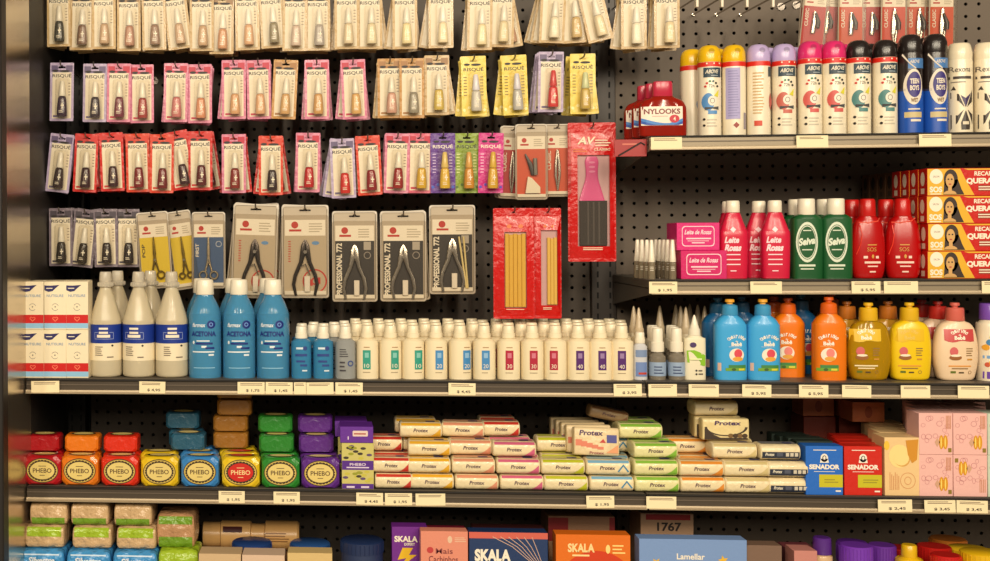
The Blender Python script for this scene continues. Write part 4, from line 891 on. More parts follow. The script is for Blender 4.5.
def l_green(l, g0, R):
    k = s6; ox = -2.6 * k; g = lambda x, z: g0(x + ox, z); wt = M((214, 222, 200))
    l.disc(0, 36 * k, 10.6 * k, 20 * k, wt, g, .001, inner=.86, n=28); l.disc(0, 36 * k, 8.6 * k, 16.5 * k, wt, g, .001, inner=.94, n=28)
    l.text('Seiva', 0, 37 * k, 16.5 * k, 7.5 * k, wt, g, .0013, .05, 8, .25); l.rect(-5 * k, 5 * k, 28 * k, 29 * k, wt, g, .001); l.rect(-4 * k, 4 * k, 47 * k, 48 * k, wt, g, .001)
    l.rect(-8 * k, 8 * k, 12 * k, 14 * k, wt, g, .001); l.rect(-6.5 * k, 6.5 * k, 9 * k, 10.2 * k, wt, g, .001)
    l.v[:] = [(x + ox, y, z) for x, y, z in l.v]
rg = [(0, 12, .6, 3.6), (1, 14, .6, 3.6), (4, 15, .6, 3.6), (54, 15.2, .6, 3.6), (59, 14.4, .6, 3.4), (62, 11.6, .65, 3), (63.5, 8.8, .8, 2.4)]; cg = [(63, 8.3, 1, 2), (63.4, 8.5, 1, 2), (78, 8.3, 1, 2), (79, 7.6, 1, 2)]
grb = bottle(px_rings(0, rg, s6), M((24, 84, 42), .3, 'plastic'), px_rings(0, cg, s6), wcap, l_green, sm=3)
place_u('lotion_bottle', grb, 806.5, .105, 'dark green lotion bottle with white oval emblem, left of the pair', 'bottle', 'dark green lotion bottles')
place_u('lotion_bottle', grb, 836, .105, 'dark green lotion bottle with white oval emblem, right of the pair', 'bottle', 'dark green lotion bottles')
place_u('lotion_bottle', grb, 797, .152, 'dark green lotion bottle behind the left green one', 'bottle', 'dark green lotion bottles'); place_u('lotion_bottle', grb, 825.5, .152, 'dark green lotion bottle behind the right green one', 'bottle', 'dark green lotion bottles')
# red shampoo bottles with a swirled shoulder
s7 = S(885, .1)
def l_red(l, g, R):
    k = s7; y_ = M((206, 150, 60)); wt = M((246, 206, 190))
    l.rect(-4 * k, 5 * k, 33 * k, 34 * k, y_, g, .001); l.text('SOS', 0, 29 * k, 9 * k, 4 * k, y_, g, .001, .0); l.rect(-8 * k, -4 * k, 20 * k, 22.5 * k, wt, g, .001); l.disc(1 * k, 22 * k, 1.2 * k, 2 * k, y_, g, .001); l.rect(4 * k, 7 * k, 20 * k, 22.5 * k, wt, g, .001)
    l.rect(-7 * k, 9 * k, 15 * k, 17 * k, wt, g, .001); l.rect(-4 * k, 6 * k, 11.5 * k, 12.8 * k, wt, g, .001); l.rect(-2 * k, 4 * k, 6 * k, 7.5 * k, wt, g, .001)
    a = [(-11 * k, 56 * k), (-3 * k, 55.5 * k), (7 * k, 57 * k), (11.5 * k, 60 * k)]
    l.tube([(x, g(x, z) - .0006, z) for x, z in a], .0013, M((236, 90, 70), .25, 'plastic'), 6)
    a = [(-14 * k, 24 * k), (-10.5 * k, 34 * k), (-9 * k, 44 * k), (-10.5 * k, 53 * k)]
    l.tube([(x, g(x, z) - .0004, z) for x, z in a], .0012, M((230, 60, 40), .25, 'plastic'), 6)
rr = [(0, 12, .6, 2.6), (1.2, 14, .62, 2.6), (8, 16, .62, 2.5), (22, 17, .62, 2.4), (38, 16.6, .62, 2.4), (48, 15.4, .62, 2.4), (56, 13.4, .64, 2.3), (60, 10.2, .75, 2.2), (62.5, 8.2, .9, 2)]; crd = [(62, 8.2, 1, 2), (62.5, 8.4, 1, 2), (78, 7.6, 1, 2), (79.5, 6.6, 1, 2)]
REDM = (176, 8, 10)
rdb = bottle(px_rings(0, rr, s7), M(REDM, .25, 'plastic'), px_rings(0, crd, s7), M((190, 20, 16), .3, 'plastic'), l_red)
place_u('shampoo_bottle', rdb, 867.5, .105, 'glossy red shampoo bottle with swirled shoulder, left of the pair', 'bottle', 'glossy red shampoo bottles')
place_u('shampoo_bottle', rdb, 902.5, .105, 'glossy red shampoo bottle with swirled shoulder, right of the pair', 'bottle', 'glossy red shampoo bottles', -14)
place_u('shampoo_bottle', rdb, 852, .162, 'glossy red shampoo bottle behind the left red one', 'bottle', 'glossy red shampoo bottles'); place_u('shampoo_bottle', rdb, 886, .162, 'glossy red shampoo bottle behind the right red one', 'bottle', 'glossy red shampoo bottles', 5)
# hair box stack
s8 = S(950, .08)
def f_sos(mb, w, h, y):
    L = -w / 2; k = s8; q = lambda a: L + a * k; ye = M((226, 172, 40), .4); wt = M((242, 230, 206))
    mb.rect(q(.3), q(33), .001, h - .001, ye, y, .0002); mb.poly([(q(33), .001), (q(47), .001), (q(38), h * .6), (q(33), h - .001)], ye, y, .0002); mb.poly([(q(41), h * .93), (q(75), h * .93), (q(75), h - .001), (q(36), h - .001)], ye, y, .0003)
    mb.disc(q(9), h * .7, 6.6 * k, h * .27, wt, y, .0005, n=24); mb.text('SALON', q(9), h * .7, 6 * k, h * .07, M((140, 120, 110)), y, .0007, 0)
    mb.text('SOS', q(8.6), h * .23, 12.5 * k, h * .22, wt, y, .0005, .05); mb.rect(q(3), q(14), h * .05, h * .085, wt, y, .0005)
    hair = M((52, 36, 26), .5); sk = M((206, 160, 96), .5)
    mb.disc(q(23.5), h * .6, 7 * k, h * .36, hair, y, .0004, n=24); mb.poly([(q(17), h * .5), (q(16), .002), (q(37), .002), (q(34), h * .25), (q(30.5), h * .6)], hair, y, .0004)
    mb.disc(q(22.6), h * .55, 4.2 * k, h * .25, sk, y, .0007); mb.rect(q(20.8), q(24.4), h * .12, h * .36, sk, y, .0006); mb.disc(q(22.6), h * .06, 6.5 * k, h * .13, sk, y, .0006, a0=0, a1=180)
    mb.disc(q(21), h * .6, .9 * k, h * .03, hair, y, .0009); mb.disc(q(24.3), h * .6, .9 * k, h * .03, hair, y, .0009); mb.disc(q(22.6), h * .42, 1.4 * k, h * .025, M((176, 60, 50)), y, .0009)
    mb.text('RECARGA', q(60), h * .8, 26 * k, h * .16, wt, y, .0005, .03); mb.text('QUERATINA', q(61), h * .52, 44 * k, h * .24, wt, y, .0005, .05)
    mb.rect(q(51), q(76), h * .16, h * .38, M((150, 60, 36)), y, .0004); mb.lines(q(51), q(74), h * .18, h * .36, 2, wt, y, .0006)
def side_oval(mc, dk):
    def f(mb, w, h, d):
        x = -w / 2 - .0004; vs = []; n = 18
        for i in range(n): a = 2 * math.pi * i / n; vs.append((x, d * .24 * math.cos(a), h * .62 + h * .26 * math.sin(a)))
        mb.add(vs, [tuple(range(n))], M(mc, .5))
        mb.add([(x, -d * .2, h * .08), (x, d * .2, h * .08), (x, d * .2, h * .28), (x, -d * .2, h * .28)], [(0, 1, 2, 3)], M(dk, .5))
    return f
sh, sw = 27.4 * s8, 84 * s8
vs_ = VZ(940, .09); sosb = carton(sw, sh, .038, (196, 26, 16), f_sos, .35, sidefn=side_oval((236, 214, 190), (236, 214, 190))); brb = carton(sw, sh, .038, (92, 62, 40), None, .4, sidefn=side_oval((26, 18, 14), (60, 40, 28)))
xf = P(926, 250, .07).x + sw / 2
for r in range(4):
    for dpt in range(8):
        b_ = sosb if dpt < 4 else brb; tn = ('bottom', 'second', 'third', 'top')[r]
        lb = ('red and yellow hair treatment box with printed woman, %s of the front stack' % tn) if dpt == 0 else ('%s hair box at %s level, %s one behind the front stack' % ('red' if dpt < 4 else 'brown', tn, ORD[dpt - 1]))
        spawn('hair_treatment_box', b_, (xf + .001 * ((r * 5 + dpt * 3) % 4) + (.003 if r < 2 else 0), .089 + dpt * .0385, ZU + r * (sh + .0003) * vs_), lb, 'box', 'hair treatment boxes', (0, 0, 0), vs_)

# ================================================================== TOP RIGHT SHELF (sprays)
ZT = ZS['top'] + .0004; s9 = S(800, .09)
def place_t(name, pr, px, Y, label, cat, group=None, rz=0, dz=0): return place(name, pr, px, Y, ZT, label, cat, group, rz, 130, None, dz)
def can(body, cap, kind, capn=None, h=1.045):
    k = s9; w = 11.7
    a = MB(); R = [(0, w * .93, 1, 2), (.6, w, 1, 2), (70, w, 1, 2), (72.5, w * .97, 1, 2)]; R = [(z * k * h, r * k, r * k, p) for z, r, _, p in R]
    a.loft(zr(R, 28), M(body, .3, 'plastic', .0)); g = fsurf(R)
    c = MB(); q = [(72.3, w * .99), (72.8, w * 1.0), (77, w * 1.0), (82, w * .97), (86, w * .84), (88.5, w * .62), (89.5, w * .3)] if kind != 'rex' else [(72.3, w * .97), (78, w * .99), (80, w * .98), (86.5, w * .86), (88, w * .8), (89, w * .7)]
    Rc = [(z * k * h, r * k, r * k, 2) for z, r in q]; c.loft(zr(Rc, 28), M(cap, .25, 'plastic'))
    if kind != 'rex': c.disc(0, 83 * k * h, 3 * k, 2.6 * k, M(tuple(int(v * .8) for v in cap), .3), lambda x, z: fsurf(Rc)(x, z), .0006)
    l = MB(); o = -1 * k
    if kind == 'above':
        band(l, R, 67.5 * k, 72 * k, M((214, 40, 26), .4), .0005)
        for x in (-5, 2, 8): l.disc(x * k, 70.5 * k, .8 * k, .8 * k, M(WHITE), g, .0012)
        l.rect(o - 7 * k, 11 * k, 57 * k, 66.5 * k, M((40, 62, 76), .4), g, .001); l.text('ABOVE', o + 1 * k, 62.5 * k, 12.5 * k, 3.8 * k, M(WHITE), g, .0014, .02, 0, .2); l.rect(o, o + 7 * k, 58.2 * k, 59 * k, M((160, 170, 176)), g, .0014)
        for i, cc_ in enumerate(((200, 60, 50), (200, 60, 50), (60, 130, 90), (50, 90, 90), (34, 34, 34), (34, 34, 34))):
            t = math.radians(170 - i * 32); x = o + .5 * k + 6 * k * math.cos(t); z = 47 * k + 6.3 * k * math.sin(t); l.disc(x, z, 1.2 * k, 1.1 * k, M(cc_), g, .001, 10)
        l.text('72h', o + .5 * k, 48.5 * k, 5.6 * k, 3 * k, M((90, 84, 80)), g, .001, 0)
        sw_ = capn; l.disc(o - 2.6 * k, 33 * k, 6 * k, 8.6 * k, M(sw_), g, .0009, n=20); l.disc(o + 1.2 * k, 34 * k, 4.4 * k, 4.8 * k, M((236, 224, 206)), g, .0012); l.disc(o + 1.2 * k, 34 * k, 2.4 * k, 2.6 * k, M((90, 84, 80)), g, .0014, inner=.8)
        l.poly([(o + 3 * k, 39 * k), (o + 8 * k, 45 * k), (o + 7 * k, 37.5 * k)], M((216, 206, 60)), g, .0012)
        l.poly([(o - 6 * k, 28 * k), (o - 6 * k, 25 * k), (o + 1 * k, 26.5 * k), (o + 7.5 * k, 25 * k), (o + 7.5 * k, 28.5 * k), (o + 1 * k, 27.5 * k)], M((30, 30, 34)), g, .0022); l.rect(o - 3 * k, o + 6 * k, 21 * k, 24.5 * k, M(sw_), g, .0009)
        for z in (15, 9): l.disc(o - 6.5 * k, (z + 1) * k, 1.2 * k, 1.2 * k, M(DARK), g, .001)
        l.lines(o - 4 * k, o + 6 * k, 8 * k, 17 * k, 3, M((200, 190, 170)), g, .001)
    elif kind == 'back':
        band(l, R, 67.5 * k, 72 * k, M((214, 40, 26), .4), .0005); l.rect(-10.6 * k, 2 * k, 16 * k, 66 * k, M((170, 162, 206), .5), g, .0008); l.lines(-9 * k, 1.5 * k, 18 * k, 64 * k, 18, M((146, 140, 186)), g, .0011)
        l.poly([(-2 * k, 13 * k), (1 * k, 10 * k), (-2 * k, 7 * k), (-5 * k, 10 * k)], M((150, 60, 50)), g, .001); l.rect(6 * k, 9.5 * k, 6 * k, 22 * k, M((150, 140, 150)), g, .001)
    elif kind == 'lil':
        band(l, R, 67.5 * k, 72 * k, M((214, 40, 26), .4), .0005); l.lines(-9 * k, 1 * k, 20 * k, 62 * k, 14, M((206, 170, 120)), g, .0011); l.rect(6 * k, 11 * k, 57 * k, 66.5 * k, M((40, 62, 76), .4), g, .001)
        l.disc(10 * k, 33 * k, 3 * k, 8 * k, M(capn), g, .0009); l.rect(-8 * k, -1 * k, 9 * k, 14 * k, M((206, 70, 46)), g, .001)
    elif kind == 'boys':
        band(l, R, .6 * k, 38 * k, M((28, 82, 176), .35), .0005); band(l, R, 38 * k, 40 * k, M((50, 50, 80), .35), .0005); wt = M((226, 214, 196)); pu = M((58, 48, 120))
        l.rect(o - 5 * k, 9.5 * k, 58 * k, 67 * k, M((70, 120, 180), .4), g, .0009); l.text('ABOVE', o + 1 * k, 64 * k, 9 * k, 3 * k, wt, g, .0012, .01, 0, .2)
        ov = rrect(o - 8 * k, o + 7.8 * k, 27 * k, 56 * k, 7 * k, 5); l.disc(o, 41.5 * k, 8.6 * k, 16 * k, wt, g, .001, n=28); l.disc(o + .6 * k, 43.5 * k, 6.8 * k, 11.5 * k, pu, g, .0014, n=24)
        l.text('TEEN', o + .6 * k, 46.5 * k, 8.6 * k, 4.6 * k, wt, g, .0018, .04); l.text('BOYS', o + .6 * k, 40.5 * k, 8.6 * k, 4.6 * k, wt, g, .0018, .04); l.text('WET', o + .4 * k, 29.5 * k, 6.6 * k, 3.6 * k, M((130, 96, 40)), g, .0018, .03)
        l.poly([(-10.5 * k, 70 * k), (-5 * k, 62 * k), (1 * k, 57 * k), (1 * k, 58.4 * k), (-5 * k, 63.6 * k), (-10 * k, 71.6 * k)], wt, g, .0018)
        l.rect(o - 8 * k, o + 7.8 * k, 14 * k, 19 * k, M((200, 180, 130), .4), g, .001); l.rect(o - 3 * k, o + 7 * k, 10.5 * k, 12.5 * k, wt, g, .001); l.rect(o - 5 * k, o + 6 * k, 21 * k, 22.2 * k, wt, g, .001)
    else:
        dk = M((66, 58, 52), .35); l.text('Rexona', o - 2.5 * k, 62.5 * k, 17 * k, 5.2 * k, M((80, 70, 70)), g, .001, 0); l.rect(o - 11 * k, o + 7 * k, 53 * k, 55.6 * k, M((70, 62, 60)), g, .001); l.rect(o - 10 * k, o + 1 * k, 49.5 * k, 50.4 * k, M((130, 120, 112)), g, .001); l.poly([(o - 10 * k, 42 * k), (o - 8.5 * k, 46 * k), (o - 7 * k, 42 * k)], dk, g, .001)
        fan = lambda pts, m: l.poly([(x * k, z * k) for x, z in pts], m, g, .0013)
        st = M((70, 58, 96), .35); wg = M((220, 206, 180), .35)
        for i in range(4):   # star of dark wedges, cut in strips so that they follow the can
            x0 = -1.5 + 0; 
        fan([(0, 25), (-4.6, 37), (0, 34)], st); fan([(0, 25), (0, 34), (5.5, 39)], st); fan([(-1.2, 25), (-6, 31), (-6, 38)], dk); fan([(-6, 31), (-11.2, 34), (-11.2, 40), (-6, 38)][0:4], dk)
        fan([(1.2, 25), (6.5, 40), (6.5, 30)], dk); fan([(6.5, 30), (6.5, 40), (11.2, 50), (11.2, 33)], dk)
        fan([(0, 22), (-4.4, 10), (-4, 3), (0, 3)], dk); fan([(0, 22), (0, 3), (4, 3), (4.4, 10)], dk); fan([(-2, 22.5), (-7, 17), (-7, 10)], dk); fan([(-7, 17), (-11.2, 18), (-11.2, 3), (-7, 10)], dk); fan([(2, 22.5), (7, 10), (7, 18)], dk); fan([(7, 18), (7, 10), (11.2, 3), (11.2, 20)], dk)
        l.rect(-3 * k, 3 * k, 8 * k, 11 * k, wg, g, .0018)
    l.v[:] = [(x, y, z * h) for x, y, z in l.v]
    return [('can', a.mesh('can', 40), None, [('label', l.mesh('label', 60))]), ('cap', c.mesh('cap', 50))]
WB = (236, 224, 198); yl, lc, pc, bk = (232, 184, 16), (190, 170, 216), (216, 44, 110), (34, 26, 24)
cy_ = can(WB, yl, 'above', (84, 140, 196)); cyb = can(WB, yl, 'back'); cl0 = can(WB, lc, 'lil', (190, 90, 80)); cl1 = can(WB, lc, 'above', (196, 100, 84)); cp1 = can(WB, pc, 'above', (206, 90, 84)); cb1 = can(WB, bk, 'above', (80, 130, 128)); cbl = can((40, 30, 28), bk, 'boys', None, 1.1); crx = can((234, 220, 190), (232, 218, 188), 'rex', None, .995)
CG = 'spray deodorants on the uppermost shelf'
for px, pr, lb in ((709.5, cy_, 'white spray can with yellow cap and blue swirl print'), (734, cyb, 'white spray can with yellow cap turned to its lilac back text'), (758.5, cl0, 'white spray can with lilac cap turned to its side print'), (784, cl1, 'white spray can with lilac cap facing front with dark label'),
        (810, cp1, 'white spray can with pink cap, left of the pink pair'), (834, cp1, 'white spray can with pink cap, right of the pink pair'), (858.5, cb1, 'white spray can with black cap, left of the pair'), (885, cb1, 'white spray can with black cap, right of the pair'),
        (910.5, cbl, 'blue and black spray can, left of the blue pair'), (935, cbl, 'blue and black spray can, right of the blue pair'), (960, crx, 'cream antiperspirant can with dark star print, left one'), (986.5, crx, 'cream antiperspirant can with dark star print at right edge')):
    place_t('spray_can', pr, px, .1, lb, 'spray can', CG, (0, -3, 4)[int(px) % 3])
place_t('spray_can', cy_, 692, .152, 'white spray can with yellow cap half hidden at the left end', 'spray can', CG, 60)
for px, pr, lb in ((719, cy_, 'two yellow-capped sprays'), (770, cl1, 'two lilac-capped sprays'), (796, cl1, 'right lilac and left pink sprays'), (822, cp1, 'two pink-capped sprays'), (846, cp1, 'right pink and left black sprays'), (872, cb1, 'two black-capped white sprays'), (899, cb1, 'right black-capped white spray'), (924, cbl, 'two blue sprays'), (949, crx, 'left cream antiperspirant')):
    place_t('spray_can', pr, px - 2, .152, 'spray can standing in the second rank behind the ' + lb, 'spray can', CG, 40)
place_t('spray_can', crx, 1012, .1, 'cream antiperspirant can just past the right edge', 'spray can', CG)
# amber-red bottles
s10 = S(662, .1)
def l_ny(l, g, R):
    k = s10; l.rect(-22.5 * k, 18.5 * k, 11 * k, 30 * k, M((236, 222, 204), .4), g, .0007, 10, 4); l.text('NYLOOKS', -2 * k, 25 * k, 36 * k, 5.4 * k, M((126, 40, 40)), g, .0011, .03)
    l.lines(-12 * k, 10 * k, 19.5 * k, 20.8 * k, 1, M((206, 130, 120)), g, .001)
    for i in range(9):
        f = lambda t: 18.5 - 5.5 * math.sin(t * 2.4) + 5 * max(0, t - .65) * 1.8
        t0, t1 = i / 9, (i + 1) / 9; x0, x1 = (-22.5 + 41 * t0) * k, (-22.5 + 41 * t1) * k
        for lo, hi, cc_ in ((0, -2.8, (70, 130, 200)), (-2.8, -5.5, (34, 80, 168))):
            l.add([(x0, g(x0, 15 * k) - .0011, max(11.2, f(t0) + hi) * k), (x1, g(x1, 15 * k) - .0011, max(11.2, f(t1) + hi) * k), (x1, g(x1, 15 * k) - .0011, max(11.4, f(t1) + lo) * k), (x0, g(x0, 15 * k) - .0011, max(11.4, f(t0) + lo) * k)], [(0, 1, 2, 3)], M(cc_))
    l.disc(10 * k, 17.5 * k, 5 * k, 4 * k, M((196, 40, 60)), g, .0014); l.text('4', 10 * k, 17.5 * k, 2.4 * k, 4 * k, M(WHITE), g, .0018, .02)
rn = [(0, 21, .3, 3.5), (1, 23, .3, 3.5), (4, 23.6, .3, 3.4), (26, 23.6, .3, 3.2), (32, 22.4, .3, 2.8), (36.5, 19, .32, 2.5), (39, 13, .42, 2.3), (41, 10, .5, 2.2)]; cny = [(40.5, 9.5, .55, 3), (41, 10, .55, 3), (54, 9.8, .55, 3), (55.5, 9, .55, 3)]
nyb = bottle(px_rings(0, rn, s10), M((168, 34, 18), .12, 'liquid'), px_rings(0, cny, s10), M((186, 36, 66), .3, 'plastic'), l_ny)
for px, y, lb in ((662.5, .097, 'wide amber-red bottle with wave label, front of three'), (655, .135, 'wide amber-red bottle with pink-red cap, middle of three'), (647, .173, 'wide amber-red bottle with pink-red cap, rearmost of three')):
    place_t('conditioner_bottle', nyb, px, y, lb, 'bottle', 'wide amber-red bottles')
# red plastic flag on the shelf end with its wire arm
mb = MB(); x = x6 - .003; a = (x6 - .075); z = ZS['top']
mb.box(-.066, .0, -.001, .001, -.042, -.006, M((158, 24, 24), .35, 'plastic'), .0005); mb.lines(-.05, -.012, -.02, -.012, 1, M((206, 110, 90)), -.001, .0003)
w = MB(); w.tube([(-.058, -.003, -.04), (-.012, -.003, -.013), (-.004, -.003, -.018)], .0016, M((30, 26, 24), .4, metal=.5), 6)
spawn('shelf_flag', [('panel', mb.mesh('panel')), ('wire_arm', w.mesh('wire_arm'), 'black wire arm')], (x6 - .002, .0745, ZS['top']), 'red plastic flag on the left end of the uppermost shelf', 'shelf sign')

# ================================================================== LOWER SHELF
ZL = ZS['low'] + .0004; s11 = S(180, .03)
def place_l(name, pr, px, Y, label, cat, group=None, rz=0, dz=0, rot=None): return place(name, pr, px, Y, ZL, label, cat, group, rz, 480, rot, dz)
def oval_soap(w, h, d, col, oc, ring_, txt, topc=None):
    mb = MB(); m = M(col, .3, 'film'); hw, hh = w / 2, h / 2
    def ring(y, kx, kz, ch): 
        a, b = hw * kx, hh * kz; c = ch * hh
        return [(x, y, z + hh) for x, z in ((a - c, -b), (a, -b + c), (a, b - c), (a - c, b), (-a + c, b), (-a, b - c), (-a, -b + c), (-a + c, -b))]
    mb.loft([ring(-d / 2, .86, .86, .4), ring(-d / 2 + .004, .97, .96, .32), ring(-d / 2 + .012, 1, 1, .2), ring(d / 2 - .012, 1, 1, .2), ring(d / 2 - .004, .97, .96, .32), ring(d / 2, .86, .86, .4)], m)
    y = -d / 2; dk = M((60, 42, 26), .4)
    l = MB(); l.disc(0, hh, hw * .86, hh * .84, dk, y, .0003, n=32); l.disc(0, hh, hw * .82, hh * .78, M(ring_, .4), y, .0006, n=32, inner=.93); l.disc(0, hh, hw * .66, hh * .6, M(oc, .4), y, .0007, n=32)
    for i in range(26):
        t = 2 * math.pi * i / 26; l.disc(hw * .745 * math.cos(t), hh + hh * .7 * math.sin(t), hw * .03, hh * .035, M(ring_, .4), y, .0008, 6)
    l.text('PHEBO', 0, hh, w * .5, h * .15, M(txt, .5), y, .001, .01); l.rect(-w * .1, w * .1, h * .64, h * .66, M(txt), y, .001); l.rect(-w * .07, w * .07, h * .33, h * .35, M(txt), y, .001)
    # printed oval on the upper side
    n = 24; for_ = [(hw * .72 * math.cos(2 * math.pi * i / n), d * .34 * math.sin(2 * math.pi * i / n), h + .0004) for i in range(n)]
    l.add(for_, [tuple(range(n))], M((70, 54, 26), .45)); l.add([(x * .8, yy * .75, z + .0003) for x, yy, z in for_], [tuple(range(n))], M(oc if topc is None else topc, .45))
    return [('wrapper', mb.mesh('wrapper', 25)), ('label', l.mesh('label'))]
ph = [(45, (172, 18, 28), 'dark red', 455), (82, (222, 118, 22), 'orange', 456), (121.5, (214, 46, 22), 'red-orange', 456), (161, (226, 188, 28), 'yellow', 456), (201, (56, 128, 192), 'sky blue', 458), (241.5, (226, 190, 30), 'yellow with red oval', 458), (281, (42, 128, 42), 'green', 458), (320.5, (92, 40, 132), 'purple', 458)]
OC = (224, 200, 120)
hs = 29.5 * s11; ws = 37.6 * s11; ds = .05
for i, (px, c, n, _) in enumerate(ph):
    ro = (200, 34, 22) if i == 5 else OC
    pr = oval_soap(ws, hs, ds, c, ro, (206, 178, 90), (70, 40, 24) if i != 5 else (240, 214, 150))
    place_l('wrapped_soap', pr, px, .029, '%s wrapped soap with oval label standing in the front row' % n, 'soap', 'oval-labelled wrapped soaps')
    place_l('wrapped_soap', pr, px + (1.5 if i < 3 else -1), .083, '%s wrapped soap standing behind the front %s one' % (n, n), 'soap', 'oval-labelled wrapped soaps')
    flat = oval_soap(ws * .93, hs * .56, ds * 1.1, c, ro, (206, 178, 90), (70, 40, 24)); flat = [(flat[0][0], flat[0][1])]
    l2 = MB(); w_, d_ = ws * .93, ds * 1.1; nn = 24; pts = [(w_ * .36 * math.cos(2 * math.pi * q / nn), d_ * .36 * math.sin(2 * math.pi * q / nn), hs * .56 + .0004) for q in range(nn)]
    l2.add(pts, [tuple(range(nn))], M((70, 54, 26), .45)); l2.add([(x * .8, yy * .75, z + .0003) for x, yy, z in pts], [tuple(range(nn))], M(ro, .45)); flat.append(('label', l2.mesh('label')))
    if i in (0, 1, 2): place_l('wrapped_soap', flat, px + (0, 2, 1)[i], .075, '%s soap lying flat on top of the front row, at left' % n, 'soap', 'oval-labelled wrapped soaps', 0, hs + .001)
    if i in (6, 7):
        place_l('wrapped_soap', flat, px - 4, .085, '%s soap lying flat above the front row, lower of its pile' % n, 'soap', 'oval-labelled wrapped soaps', 0, hs + .001)
        place_l('wrapped_soap', flat, px - 5, .115, '%s soap lying flat above the front row, upper of its pile' % n, 'soap', 'oval-labelled wrapped soaps', 0, hs * 1.57 + .002)
    if i in (6, 7): place_l('wrapped_soap', pr, px - 2, .138, '%s wrapped soap third from the front under its pile' % n, 'soap', 'oval-labelled wrapped soaps')
    if i == 4:
        flat = [(flat[0][0], oval_soap(ws * .93, hs * .56, ds * 1.1, (40, 88, 112), OC, (206, 178, 90), (70, 40, 24))[0][1]), flat[1]]  # same blue wrapper darkened, the rear pile's shade put into its colour
        for q in range(2): place_l('wrapped_soap', flat, px - 12 - 2 * q, .1 + .045 * q, 'shaded blue soap lying on the blue row, %s one' % ('nearer', 'farther')[q], 'soap', 'oval-labelled wrapped soaps', 0, hs + .001)
        place_l('wrapped_soap', pr, px - 4, .137, 'sky blue wrapped soap third from the front', 'soap', 'oval-labelled wrapped soaps')
        place_l('wrapped_soap', flat, px - 17, .155, 'shaded blue soap topping the blue pile at the back', 'soap', 'oval-labelled wrapped soaps', 0, hs * 1.57 + .002)
    if i == 5:
        pv = oval_soap(ws * .95, hs * .55, ds, (150, 100, 34), OC, (206, 178, 90), (70, 40, 24)); pv = [pv[0]]  # yellow wrapper turned brownish: shade at the back painted into the colour
        place_l('wrapped_soap', pr, px - 3, .137, 'yellow with red oval wrapped soap third from the front', 'soap', 'oval-labelled wrapped soaps')
        for q in range(4): place_l('wrapped_soap', pv, px - 10 + (0, 0, 4, 4)[q], .125 + .003 * (q % 2), 'yellow soap with painted-in shade in the tall pile behind, %s from its bottom' % ORD[q], 'soap', 'oval-labelled wrapped soaps', 0, hs + .001 + q * (hs * .55 + .0006))
# lavender cartons
def f_lav(mb, w, h, y):
    pu = M((84, 40, 136), .4); mb.rect(-w * .49, w * .49, h * .42, h * .62, pu, y, .0003); mb.rect(-w * .49, w * .49, .001, h * .12, pu, y, .0003); wt = M((222, 206, 226))
    mb.text('PHEBO', 0, h * .54, w * .5, h * .06, wt, y, .0006, .02); mb.rect(-w * .35, w * .35, h * .46, h * .485, wt, y, .0006); mb.rect(-w * .35, -w * .1, h * .03, h * .07, wt, y, .0006); mb.rect(w * .1, w * .35, h * .03, h * .07, wt, y, .0006)
    rnd = random.Random(3)
    for i in range(26):
        x, z = rnd.uniform(-.4, .4) * w, rnd.choice((rnd.uniform(.16, .38), rnd.uniform(.67, .93))) * h; mb.disc(x, z, w * .09, h * .03, M([(150, 150, 40), (196, 186, 70), (92, 70, 110), (60, 50, 40)][i % 4]), y, .0003 + .00005 * (i % 5), 8)
lw, lh = 31 * s11, 44 * s11
lav = carton(lw, lh, .07, (200, 190, 110), f_lav); 
def f_lt(mb, w, h, y): mb.poly(rrect(-w * .12, w * .34, h * .4, h * .75, .002, 2), M((226, 200, 190)), y, .0003); mb.rect(-w * .08, w * .28, h * .52, h * .6, M((170, 70, 60)), y, .0005); mb.rect(-w * .27, -w * .24, h * .2, h * .4, M((226, 206, 226)), y, .0005)
lvt = carton(32 * s11, 15.5 * s11, .075, (100, 44, 150), f_lt)
place_l('soap_carton', lav, 357.5, .039, 'lavender soap carton with flower pictures beside the purple soap', 'box', 'lavender soap cartons'); place_l('soap_carton', lvt, 356.5, .042, 'purple carton lying on the front lavender soap carton', 'box', 'lavender soap cartons', 0, lh + .0005)
place_l('soap_carton', lav, 353.5, .113, 'lavender soap carton behind the front one', 'box', 'lavender soap cartons'); place_l('soap_carton', lvt, 351, .121, 'shaded purple carton lying on the rear lavender carton', 'box', 'lavender soap cartons', 0, lh + .0005)
